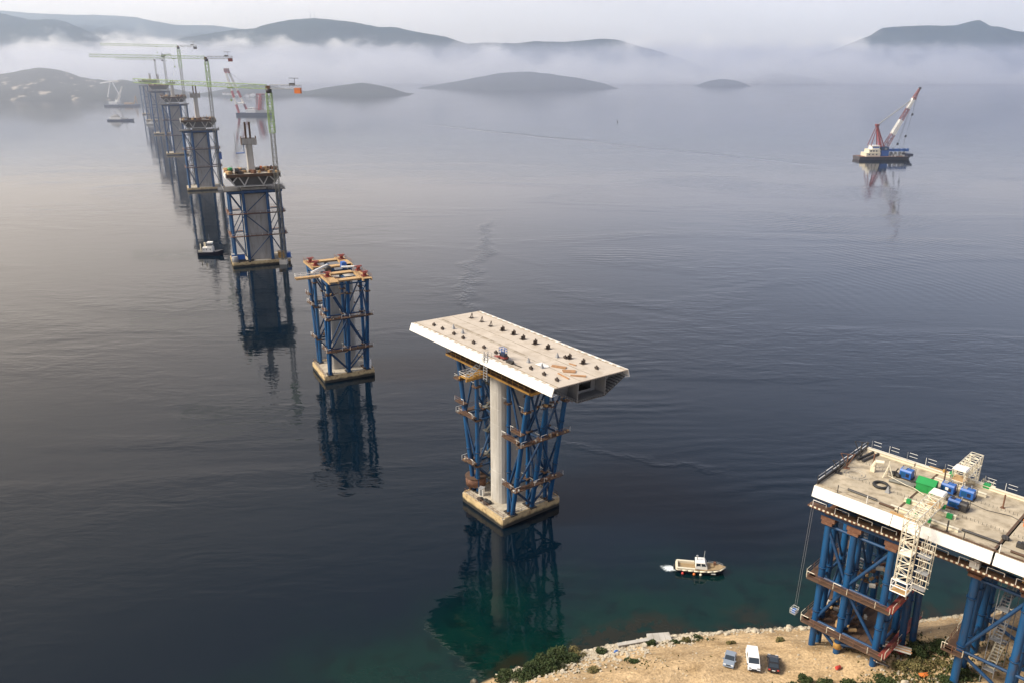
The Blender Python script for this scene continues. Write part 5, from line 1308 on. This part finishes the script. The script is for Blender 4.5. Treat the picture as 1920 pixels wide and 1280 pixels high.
# ground cover: grass and weeds too fine to count
def cover():
    g = G(); r = random.Random(9)
    spots = [(5, 114.5, 5, 2), (62, 105, 8, 2.5), (52, 105, 8, 1.4), (67, 108.5, 5, 3), (75, 108, 8, 4), (31, 122.8, 4, .7), (22, 113, 9, 3), (62, 116, 6, 3)]
    wts = [500, 900, 700, 900, 300, 120, 60, 120]
    for (cx, cy, sx, sy), n in zip(spots, wts):
        for k in range(n):
            x, y = r.gauss(cx, sx*.6), r.gauss(cy, sy*.6)
            if shore(x, y) < 2: continue
            z = gz(x, y); h = r.uniform(.12, .45); a = r.uniform(0, 6.3); w_ = r.uniform(.08, .2); g.m = 0 if r.random() < .6 else 1
            dx, dy = math.cos(a)*w_, math.sin(a)*w_
            g.add([(x-dx, y-dy, z-.03), (x+dx, y+dy, z-.03), (x+dx*.7+r.uniform(-.2, .2), y+dy*.7+r.uniform(-.2, .2), z+h), (x-dx*.7, y-dy*.7, z+h*.9)], [(0, 1, 2, 3)])
    o = build(g, 'ground_cover', ['drygrass', 'leaf']); o['kind'] = 'stuff'; o['label'] = 'grass and weeds scattered over the sandy ground'
cover()
g = G(); g.add([(-1.4, -.7, .15), (1.2, -.9, .2), (1.5, .6, .45), (-1.2, .8, .5), (0, 0, .75)], [(0, 1, 4), (1, 2, 4), (2, 3, 4), (3, 0, 4)]); solo('orange_sheet', 'bright orange sheet lying in the scrub below the shore falsework', 'sheet', g, 'orange', place(64.9, 105.6), .2).scale = (.62, .6, .5)
g = G().cbox((0, 0, .4), (2.6, .9, .8)); g.cbox((.3, .1, .9), (1.4, .6, .3), .2); solo('red_bundle', 'long red bundle beside the large dark shrub between the towers', 'bundle', g, 'red', place(64.6, 111.6), .2)
t = thing('barrel', 'red barrel lying by the yellow and blue post foot', 'barrel', place(53.4, 110.2)+Vector((0, 0, .45)), .4); rod('drum', (-.42, 0, -.1), (.42, 0, -.1), .3, 'red', t, 12); rod('rim', (-.05, 0, -.1), (.05, 0, -.1), .33, 'darkred', t, 12)
x, y, _ = FB(6.0, -6.4); z0 = gz(x, y)
t = thing('marker_post', 'yellow and blue marker sleeve on the foot of a falsework leg', 'marker', (x, y, z0-.3)); rod('sleeve', (0, 0, 1.3), (0, 0, 2.4), .68, 'yellow', t, 14)
solo('blue_bag', 'small blue bag lying on the bank left of the low wall', 'bag', G().ball((0, 0, .2), .35, (1.4, .8, .8)), 'ublue', place(18.4, 119.9), .3)

# ------------------------------------------------------------------ cars
def car(label, x, y, heading, m, L_=4.3, W=1.78, H=1.45, van=False, glass_roof=False, rear_view=False):
    z = sum(gz(x+dx, y+dy) for dx in (-.8, .8) for dy in (-1.8, 1.8))/4
    t = thing('parked_car' if not van else 'parked_van', label, 'car' if not van else 'van', (x, y, z-.02), heading, 'cars parked on the sand')
    pit = math.atan2(gz(x+2*math.cos(heading), y+2*math.sin(heading))-gz(x-2*math.cos(heading), y-2*math.sin(heading)), 4)
    t.rotation_euler = (0, -pit, heading)
    h = L_/2; hw = W/2
    if van: body = [(-h, .35), (-h+.05, 1.1), (-h+.12, 1.15), (h-.75, 1.12), (h-.15, .95), (h, .65), (h, .35)]
    else: body = [(-h, .4), (-h+.03, .75), (-h+.15, .92), (-h+.8, .96), (h-1.15, .95), (h-.2, .78), (h, .6), (h, .35)]
    def hull(poly, wid, name, mat_, inset=.06):
        n = len(poly); rings = [[(a*.985, -wid+.0, b) for a, b in poly], [(a, -wid+inset, b) for a, b in poly]]
        g = G(); yy = [(-wid, .975), (-wid+inset, 1.0), (wid-inset, 1.0), (wid, .975)]
        g.loft([[(a*f, q, .35+(b-.35)*(f if f < 1 else 1)) for a, b in poly] for q, f in yy]); return build(g, name, mat_, t)
    hull(body, hw, 'body', m)
    if van: ca = [(-h+.1, 1.12), (-h+.22, H-.06), (-h+.5, H), (h-1.75, H), (h-1.55, H-.04), (h-.8, 1.12)]
    else: ca = [(-h+.35, .93), (-h+.85, H-.05), (-h+1.2, H), (h-1.95, H), (h-1.15, .94)]
    g = G(); tw = hw-.12; bw_ = hw-.04; top = max(b for a, b in ca); lo = min(b for a, b in ca)
    def wz(b): return bw_+(tw-bw_)*(b-lo)/(top-lo)
    n = len(ca); vs2 = [(a, -wz(b), b) for a, b in ca]+[(a, wz(b), b) for a, b in ca]
    g.add(vs2, [(i, (i+1) % n, (i+1) % n+n, i+n) for i in range(n)]+[tuple(range(n))[::-1], tuple(range(n, 2*n))]); build(g, 'cabin', m, t)
    def pane(p, q, frac0, frac1, name, wfrac=.86):
        """glass on the sloped panel between profile points p (low) and q (high)"""
        p, q = Vector(p), Vector(q); d = q-p; nrm = Vector((d.y, -d.x)).normalized(); nrm = nrm if (nrm.x*(1 if p.x > 0 else -1)) > 0 else -nrm
        a, b = p+d*frac0+nrm*.012, p+d*frac1+nrm*.012
        build(G().add([(a.x, -wz(a.y)*wfrac, a.y), (a.x, wz(a.y)*wfrac, a.y), (b.x, wz(b.y)*wfrac, b.y), (b.x, -wz(b.y)*wfrac, b.y)], [(0, 1, 2, 3) if p.x > 0 else (3, 2, 1, 0)]), name, 'glass', t)
    if van: pane(ca[-1], ca[-2], .06, .92, 'windscreen', .92)
    else: pane(ca[-1], ca[-2], .06, .92, 'windscreen', .92); pane(ca[0], ca[1], .1, .92, 'rear_window', .86)
    for s in (-1, 1):
        if van: rects = ((h-1.9, h-1.15, 1.18, H-.22), (h-3.3, h-2.1, 1.2, H-.25))
        else: rects = ((-h+1.0, -h+1.95, .99, H-.1), (-h+2.02, h-1.75, .99, H-.1))
        for a, b, c, d in rects: build(G().add([(a, s*(wz(c)+.012), c), (b, s*(wz(c)+.012), c), (b-.18, s*(wz(d)+.012), d), (a+.08, s*(wz(d)+.012), d)], [(0, 1, 2, 3)]), 'side_window', 'glass', t)
        for xx in (-h+.85, h-.85):
            w_ = rod('wheel', (xx, s*(hw-.2), .33), (xx, s*(hw+.012), .33), .33, 'black', t, 14)
            rod('hub_cap', (xx, s*(hw+.0), .33), (xx, s*(hw+.022), .33), .2, 'steel', t, 10)
        build(G().cbox((h-.62 if van else h-1.2, s*(hw+.1), 1.12 if van else .98), (.16, .2, .16)), 'mirror', m if not van else 'black', t)
        build(G().cbox((h-.10 if not van else h-.09, s*(hw-.3), .70 if not van else .80), (.12, .42, .15)), 'headlight', 'light' if not van else 'dark', t)
        build(G().cbox((-h+.03, s*(hw-.22), .78), (.1, .34, .2)), 'tail_light', 'red', t)
    build(G().cbox((h-.01, 0, .45), (.1, W*.92, .2)), 'bumper', 'black' if van else m, t); build(G().cbox((-h+.01, 0, .45), (.1, W*.92, .2)), 'bumper', m, t)
    build(G().cbox((h-.02, 0, .64), (.06, W*.42, .16)), 'grille', 'black', t); build(G().cbox((-h-.012, 0, .66), (.04, .5, .12)), 'number_plate', 'white', t)
    if glass_roof: build(G().box((-h+1.15, -tw+.14, H+.003), (h-2.0, tw-.14, H+.012)), 'sunroof', 'glass', t)
    return t
car('blue grey hatchback parked leftmost on the sand', 36.2, 112.3, R(-112), 'silver', 4.3, 1.78, 1.45)
car('white van parked on the sand between two cars', 39.9, 111.9, R(-101), 'carwhite', 5.1, 1.95, 1.95, van=True)
car('black car with a glass roof and red tail lights parked rightmost on the sand', 43.1, 111.3, R(-105)+math.pi, 'carblack', 4.2, 1.8, 1.5, glass_roof=True)

# ------------------------------------------------------------------ boats
def hull_rings(L_, W, zd, zk, bow=.35, sheer=.35, n=9):
    rings = []
    for i in range(n):
        q = i/(n-1); x = -L_/2+L_*q
        f = 1 if q < 1-bow else max(.03, math.sqrt(max(0, 1-((q-(1-bow))/bow)**2)))
        f *= .88+.12*min(1, q*5); hw_ = W/2*f; top = zd+sheer*max(0, q-.4)**2/.36
        rings.append([(x, -hw_*.72, zk), (x, hw_*.72, zk), (x+(.05*L_*q if q > .6 else 0), hw_, top), (x+(.05*L_*q if q > .6 else 0), -hw_, top)])
    return rings
def workboat(label, loc, rz):
    t = thing('work_boat', label, 'boat', loc, rz); L_, W = 9.6, 3.3
    g = G().loft(hull_rings(L_, W, .75, -.4, .42, .5)); build(g, 'hull', 'navy', t)
    rr = hull_rings(L_, W, .75, -.4, .42, .5)
    g = G()
    for a, b in zip(rr, rr[1:]):
        for i in (2, 3):
            p, q = Vector(a[i]), Vector(b[i]); g.tube(p+Vector((0, 0, .1)), q+Vector((0, 0, .1)), .17, 6)
    g.tube(Vector(rr[0][2])+Vector((0, 0, .1)), Vector(rr[0][3])+Vector((0, 0, .1)), .17, 6); build(g, 'gunwale', 'cream', t, smooth=True)
    g = G(); n = len(rr)
    vs2 = [(a[3][0], a[3][1]*.9, a[3][2]-(.35 if i < 5 else 0.02)) for i, a in enumerate(rr)]+[(a[2][0], a[2][1]*.9, a[2][2]-(.35 if i < 5 else .02)) for i, a in enumerate(rr)]
    g.add([(x, y, z+.37) if x > -99 else 0 for x, y, z in vs2], [(i, i+1, i+1+n, i+n) for i in range(n-1)]); build(g, 'deck', 'deckwood', t)
    g = G()
    for s in (-1, 1): g.box((-4.6, min(s*1.15, s*1.62), .75), (-1.0, max(s*1.15, s*1.62), 1.32))
    g.box((-4.85, -1.5, .75), (-4.5, 1.5, 1.3)); build(g, 'bulwark', 'cream', t)
    # wheelhouse: walls with window openings, raked front, roof, mast and radar
    g = G().loft([[(-.9, -1.15, 1.1), (1.55, -1.15, 1.1), (1.55, 1.15, 1.1), (-.9, 1.15, 1.1)], [(-.9, -1.1, 1.75), (1.45, -1.1, 1.75), (1.45, 1.1, 1.75), (-.9, 1.1, 1.75)]]); build(g, 'wheelhouse', 'white', t)
    build(G().loft([[(-.8, -1.05, 1.752), (1.4, -1.05, 1.752), (1.4, 1.05, 1.752), (-.8, 1.05, 1.752)], [(-.75, -.95, 2.45), (.95, -.95, 2.45), (.95, .95, 2.45), (-.75, .95, 2.45)]]), 'window', 'glass', t)
    g = G()
    for x, x2 in ((-.85, -.8), (.25, .15), (1.42, .97)):
        for s in (-1, 1): g.tube((x, s*1.07, 1.75), (x2, s*.98, 2.46), .09, 4)
    g.tube((1.43, 0, 1.75), (.98, 0, 2.46), .06, 4); build(g, 'window_frame', 'white', t)
    build(G().loft([[(-1.0, -1.1, 2.452), (1.1, -1.1, 2.452), (1.1, 1.1, 2.452), (-1.0, 1.1, 2.452)], [(-.9, -.98, 2.66), (.95, -.98, 2.66), (.95, .98, 2.66), (-.9, .98, 2.66)]]), 'roof', 'white', t)
    build(G().tube((-.6, 0, 2.66), (-.6, 0, 3.5), .1, 5).ball((-.6, 0, 3.6), .28, (1, 1, .6)), 'radar_mast', 'steel', t); rod('antenna', (.8, .5, 2.66), (.9, .5, 4.6), .03, 'white', t, 4)
    build(G().rail([(1.8, 1.35, 1.1), (3.6, .95, 1.3), (4.7, .1, 1.45)], .6, 1.1, .03), 'bow_rail', 'steel', t)
    build(G().cbox((2.5, 0, 1.25), (.7, .7, .5)), 'hatch', 'deckwood', t); build(G().cbox((3.1, .7, 1.5), (.5, .5, .9)), 'winch', 'rust', t)
    for x, m in ((-3.5, 'red'), (-1.15, 'orange'), (.2, 'cream')):
        build(G().ball((x, -1.78, .22), .3, (1, 1, 1), 10, 7), 'fender', m, t, smooth=True)
    build(G().box((2.3, -1.62, .42), (3.2, -1.5, .62)), 'nameplate', 'white', t); build(G().box((-5.35, -.4, -.2), (-4.85, .4, .9)), 'engine', 'black', t)
    return t
workboat('small workboat with white wheelhouse and red and orange fenders near the shore', (39.4, 148.3, 0), R(-9))
M['foam'] = None
def foam_mat():
    m = bpy.data.materials.new('wake_foam'); m.use_nodes = True; t = m.node_tree; n = t.nodes; l = t.links; b = n['Principled BSDF']
    b.inputs['Base Color'].default_value = (.75, .8, .8, 1); b.inputs['Roughness'].default_value = .8
    ge = n.new('ShaderNodeNewGeometry'); a = n.new('ShaderNodeTexNoise'); a.inputs['Scale'].default_value = 1.1; a.inputs['Detail'].default_value = 7; a.inputs['Roughness'].default_value = .65; a.inputs['Distortion'].default_value = 1.2; l.new(ge.outputs['Position'], a.inputs['Vector'])
    at = n.new('ShaderNodeAttribute'); at.attribute_name = 'edge'
    s = n.new('ShaderNodeMath'); s.operation = 'MULTIPLY_ADD'; s.inputs[1].default_value = .55; s.inputs[2].default_value = -.78; l.new(at.outputs['Fac'], s.inputs[0])
    ad = n.new('ShaderNodeMath'); ad.operation = 'ADD'; l.new(a.outputs['Fac'], ad.inputs[0]); l.new(s.outputs[0], ad.inputs[1])
    q = n.new('ShaderNodeMapRange'); q.inputs[1].default_value = 0; q.inputs[2].default_value = .25; l.new(ad.outputs[0], q.inputs[0]); l.new(q.outputs[0], b.inputs['Alpha'])
    return m
M['foam'] = foam_mat()
def foam(label, c, rz, L_, W, strength=1.0):
    g = G(); at = []; nx, ny = 16, 10; ca, sa = math.cos(rz), math.sin(rz)
    for j in range(ny+1):
        for i in range(nx+1):
            a, b = -1+2*i/nx, -1+2*j/ny; x, y = a*L_/2, b*W/2
            g.v.append((c[0]+x*ca-y*sa, c[1]+x*sa+y*ca, .006)); at.append(max(0, 1-math.sqrt(a*a+b*b))*strength)
    for j in range(ny):
        for i in range(nx): g.f.append((j*(nx+1)+i, j*(nx+1)+i+1, (j+1)*(nx+1)+i+1, (j+1)*(nx+1)+i)); g.mi.append(0)
    o = build(g, 'wake_foam', 'foam'); o['kind'] = 'stuff'; o['label'] = label
    a = o.data.attributes.new('edge', 'FLOAT', 'POINT'); a.data.foreach_set('value', at)
foam('white churned wake behind the small workboat', (33.3, 149.2), R(-9), 6.4, 4.6, 1.15)
foam('faint foam streak trailing from the tug', (-186, 441), R(2), 22, 5, .55)
foam('thin white wake behind the ferry', (-704, 1446), 0, 44, 7, .7)

def tug(label, loc, rz, k=1.0, name='tug_boat', hullm='navy', small=False):
    t = thing(name, label, 'boat', loc, rz); 
    g = G().loft([[(x*k, y*k, z*k) for x, y, z in r_] for r_ in hull_rings(16, 5.6, 1.5, -.6, .4, .9)]); build(g, 'hull', hullm, t)
    S = lambda n, a, b, m: slab(n, tuple(v*k for v in a), tuple(v*k for v in b), m, t)
    S('deckhouse', (-4.6, -1.9, 1.55), (2.2, 1.9, 3.6), 'white'); S('bridge', (-1.4, -1.6, 3.62), (1.8, 1.6, 5.6), 'white'); S('window_band', (-1.2, -1.62, 4.4), (1.83, 1.62, 5.0), 'glass'); S('roof', (-1.6, -1.8, 5.62), (2.1, 1.8, 5.8), 'white')
    for x in (-3.6, -2, .6): S('window', (x-.25, -1.93, 2.4), (x+.25, -1.903, 3.0), 'glass')
    S('bulwark', (-7.4, -2.4, 1.55), (-4.62, -2.1, 2.5), 'cream'); S('funnel', (-4.2, .6, 3.6), (-3.2, 1.6, 5.4), 'cream')
    rod('mast', (0, 0, 5.8*k), (0, 0, 9.4*k), .09*k, 'steel', t, 5); rod('mast_arm', (-.9*k, 0, 7.4*k), (.9*k, 0, 7.4*k), .06*k, 'steel', t, 4)
    S('crane_post', (-6.6, -.4, 1.5), (-6.0, .3, 5.0), 'cream'); return t
tug('black hulled tug with white deckhouse moored beside the nearest tall pylon pier', (-164.5, 441, 0), R(4), .95).scale = (.84, .95, 1.3)
tug('small pale launch beside the misty pylon piers', (-578, 1363, 0), R(10), .95, 'launch', 'conc')
t = thing('ferry', 'grey and white supply ship under way left of the far pylon piers', 'ship', (-665, 1446, 0), R(0))
g = G().loft([[(x*2.7, y*1.6, z*1.5) for x, y, z in r_] for r_ in hull_rings(16, 5.6, 1.6, -.6, .3, .8)]); build(g, 'hull', 'blue_dark', t)
slab('deckhouse', (-17, -3.6, 2.5), (2, 3.6, 6.2), 'white', t); slab('deckhouse', (-14, -3.2, 6.2), (-2, 3.2, 8.6), 'conc', t); slab('bridge', (-9, -2.8, 8.6), (-4, 2.8, 10.8), 'white', t); slab('window_band', (-8.9, -2.83, 9.4), (-3.95, 2.83, 10.2), 'glass', t); slab('cargo', (5, -3, 2.5), (12, 3, 4.2), 'steel', t); rod('mast', (-6, 0, 10.8), (-6, 0, 15), .18, 'steel', t, 5)

# floating cranes
def sheer_crane():
    t = thing('floating_crane', 'floating crane with red and white banded boom lifting a blue girder at right', 'floating crane', (392, 888, 0), R(4))
    g = G().loft([[(x, y*.5, z) for x, y, z in r_] for r_ in hull_rings(57, 40, 3.4, -.8, .12, .3)]); build(g, 'hull', 'pontoon', t)
    slab('deck', (-27, -9, 3.45), (26, 9, 3.6), 'rust', t)
    def S(n, a, b, m): slab(n, a, b, m, t)
    S('deckhouse', (-21, -6.5, 3.6), (-6, 6.5, 7.4), 'cream'); S('deckhouse', (-18, -5.4, 7.4), (-6, 5.4, 10.8), 'cream'); S('deckhouse', (-14.5, -4.2, 10.8), (-6.5, 4.2, 14.0), 'white')
    for x in (-16, -13, -10): S('window', (x-.8, -5.46, 8.4), (x+.8, -5.403, 9.8), 'glass')
    S('window_band', (-14, -4.25, 12.0), (-7, -4.203, 13.2), 'ublue'); S('roof', (-15, -4.6, 14), (-6, 4.6, 14.4), 'white')
    for x in (-18, -14, -10): S('window', (x-.7, -6.56, 5), (x+.7, -6.503, 6.3), 'glass')
    S('turntable', (-4, -4.5, 3.6), (4, 4.5, 9.5), 'ublue'); S('cab', (-3.4, -4.7, 9.5), (3.4, 4.4, 13.2), 'blue_dark'); S('cab_window', (-1.2, -4.76, 10.2), (1.4, -4.703, 12.2), 'steel')
    foot = [(1.5, -3, 12.5), (1.5, 3, 12.5)]; tip = Vector((29, -1, 72)); P0 = Vector((1.5, 0, 12.8))
    bands = [(0, .22, 'darkred', 4.6, 4.0), (.22, .46, 'white', 4.0, 3.4), (.46, .66, 'darkred', 3.4, 3.0), (.66, .84, 'white', 3.0, 2.6), (.84, 1.0, 'darkred', 2.6, 1.2)]
    for a, b, m, w0, w1 in bands:
        dens = 3
        g = G().lattice(P0.lerp(tip, a), P0.lerp(tip, b), w0, w0*.8, dens, .5 if m == 'white' else .36, .3 if m == 'white' else .16, (0, 1, 0), taper=w1/w0)
        if m == 'white': 
            for s in (-1, 1): g.tube(P0.lerp(tip, a)+Vector((0, s*w0*.3, 0)), P0.lerp(tip, b)+Vector((0, s*w1*.3, 0)), .9, 6)
        build(g, 'boom', m, t, stuff=True)
    S('boom_head', tuple(P0.lerp(tip, .83)-Vector((1.6, 1.6, 1.4))), tuple(P0.lerp(tip, .83)+Vector((1.8, 1.6, 1.2))), 'darkred')
    S('boom_tip', tuple(tip-Vector((1, 1, 1))), tuple(tip+Vector((1, 1, 1))), 'dark')
    ap = Vector((-10.5, 0, 35)); 
    for s in (-1, 1):
        rod('frame_leg', (-1.5, s*3.4, 13), tuple(ap+Vector((0, s*1.0, 0))), .55, 'darkred', t, 6); rod('frame_leg', (-6, s*3.6, 13), tuple(ap+Vector((0, s*1.0, 0))), .5, 'darkred', t, 6); rod('back_stay', (-16, s*3.8, 14), tuple(ap+Vector((0, s*1.0, 0))), .4, 'darkred', t, 6)
    g = G().lattice((-4, 0, 13), tuple(ap), 3.4, 2.4, 7, .2, .2, (1, 0, 0), taper=.5); build(g, 'frame_lattice', 'red', t, stuff=True)
    S('frame_head', tuple(ap-Vector((1.6, 1.8, 1))), tuple(ap+Vector((1.6, 1.8, 1.2))), 'darkred')
    for s in (-.7, .7): rod('stay', tuple(ap+Vector((0, s, 0))), tuple(P0.lerp(tip, .83)+Vector((0, s, 0))), .38, 'steel', t, 5)
    hd = P0.lerp(tip, .82)
    for p, q, m in ((hd, (14.5, -1, 15), 'rope'), (hd+Vector((1.8, 0, 0)), (hd.x+1.2, -1, 46), 'rope'), (tip, (21.5, -1, 24), 'rope'), (Vector((21.5, -1, 24)), (20.5, -1, 14), 'rope'), (hd+Vector((-.8, 0, 0)), (13.5, -1, 15), 'rope')):
        rod('hoist_rope', tuple(p), q, .14, m, t, 4)
    for c in ((14, -1, 16), (hd.x+1.2, -1, 46), (21.5, -1, 24)): S('hook_block', (c[0]-.8, c[1]-.6, c[2]-1.4), (c[0]+.8, c[1]+.6, c[2]+.8), 'dark')
    S('bulwark', (22, -9.6, 3.6), (28, 9.6, 6.4), 'navy')
    r = random.Random(2); g = G()
    for k in range(40): g.cbox((r.uniform(4, 26), r.uniform(-8, 8), 4.3), (r.uniform(.6, 3), r.uniform(.6, 2), r.uniform(.6, 2)), r.uniform(0, 3))
    build(g, 'deck_gear', 'steel', t, stuff=True)
    # the load: blue girder on trestles
    b = thing('girder', 'bright blue girder hanging over the barge deck of the red and white crane', 'girder', Vector((392, 888, 0))+Vector((15.5, 1, 8.2)), R(2))
    slab('web', (-11, -1.5, 0), (11, 1.5, 2.6), 'ublue', b)
    for x in (-11, -5, 1, 7, 11): slab('stiffener', (x-.3, -1.8, -.2), (x+.3, 1.8, 2.9), 'blue', b)
    for s in (-1, 1): rod('sling', (s*6, 0, 2.7), (-1.5, -1.5, 6.9), .12, 'rope', b, 4)
    for x in (4, 9, 14, 19, 23): 
        S('trestle', (x-.25, -3, 3.6), (x+.25, 3, 7.6), 'steel')
sheer_crane()
def red_crane():
    t = thing('floating_crane', 'floating crane with twin red and white legs behind the nearest tower crane', 'floating crane', (-478, 1584, 0), R(2))
    g = G().loft([[(x, y*.5, z) for x, y, z in r_] for r_ in hull_rings(64, 44, 5, -1, .1, .3)]); build(g, 'hull', 'blue_dark', t)
    S = lambda n, a, b, m: slab(n, a, b, m, t)
    S('deckhouse', (-14, -8, 5.2), (4, 8, 11), 'white'); S('deckhouse', (4.02, -7, 5.2), (30, 7, 10), 'conc'); S('deckhouse', (-10, -6, 11), (0, 6, 14), 'white'); S('window_band', (-9, -6.06, 12), (-1, -6.003, 13.2), 'glass')
    tip = Vector((-43, 0, 80)); top = tip
    for s in (-1, 1):
        P = Vector((-20+s*6.5, s*7, 5))
        for a, b, m in ((0, .2, 'red'), (.2, .36, 'white'), (.36, .52, 'red'), (.52, .74, 'white'), (.74, .93, 'white'), (.93, 1, 'red')):
            q = top+Vector((s*1.8, s*2, 0)); g = G().lattice(P.lerp(q, a), P.lerp(q, b), 2.8, 2.8, 2, .5, .34, (0, 1, 0)); g.tube(P.lerp(q, a), P.lerp(q, b), 1.0, 6); build(g, 'boom', m, t, stuff=True)
    S('boom_head', (-47, -4, 77), (-39, 4, 83), 'darkred'); S('cross_beam', (-30, -7, 20), (-17, 7, 23), 'white')
    g = G().lattice((11, 0, 10), (15, 0, 38), 15, 3, 6, .6, .5, (1, 0, 0), taper=.85)
    for k in range(5): g.tube((10+k*.9-6.5, -.5, 12+k*5), (12+k*.9+6.5, -.5, 12+k*5), .5, 4)
    build(g, 'back_frame', 'red', t, stuff=True)
    for k in range(6): 
        x = 4+k*2.8; rod('frame_post', (x, -2, 10), (x+3.2, -2, 38), .7, 'darkred', t, 5)
    S('frame_head', (7, -4, 36), (22, 3, 39), 'darkred'); rod('stay', (12, 0, 38), (-42, 0, 79), .22, 'rope', t, 4)
red_crane()
def pale_crane():
    t = thing('floating_crane', 'white floating crane barge with slanting boom near the far shore', 'floating crane', (-858, 1885, 0), R(1))
    g = G().loft([[(x, y*.5, z) for x, y, z in r_] for r_ in hull_rings(74, 40, 4, -1, .1, .3)]); build(g, 'hull', 'blue_dark', t)
    S = lambda n, a, b, m: slab(n, a, b, m, t)
    S('deckhouse', (-26, -7, 4.2), (-8, 7, 9.5), 'white'); S('cab', (-13, -4, 9.5), (-5, 4, 14), 'white'); S('deckhouse', (6, -6, 4.2), (24, 6, 8), 'ochre')
    g = G().lattice((-8, 0, 11), (5, 0, 41), 3.0, 3.0, 6, .5, .35, (0, 1, 0), taper=.6); build(g, 'boom', 'white', t, stuff=True); rod('back_stay', (-15, 0, 13), (5, 0, 41), .25, 'white', t, 4)
    rod('mast', (27, 0, 6), (31, 0, 22), .9, 'yellow', t, 5); rod('mast', (33, 0, 6), (31, 0, 22), .9, 'yellow', t, 5)
pale_crane()
t = thing('shore_crane', 'faint white crane frame on the shore left of the farthest pylon pier', 'crane', (-1010, 2180, 6), 0)
for s in (-1, 1): rod('leg', (s*16, 0, 0), (-2+s*3, 0, 36), 1.5, 'white', t, 5)
rod('arm', (-30, 0, 34), (14, 0, 40), 1.6, 'white', t, 5)
t = thing('buoy', 'dark marker buoy alone on the open water', 'buoy', (176, 1418, 0)); rod('float', (0, 0, -.5), (0, 0, 1.2), 1.3, 'dark', t, 8); rod('mast', (0, 0, 1.2), (0, 0, 3.8), .3, 'dark', t, 5)
for k, (x, lab) in enumerate(((-1050, 'left'), (-1072, 'right'))):
    t = thing('radio_mast', f'thin radio mast on the summit of the middle hill, {lab} one', 'mast', (x, 4700, 296), 0, 'radio masts on the hill'); rod('mast', (0, 0, 0), (0, 0, 34), 1.1, 'steel', t, 4)
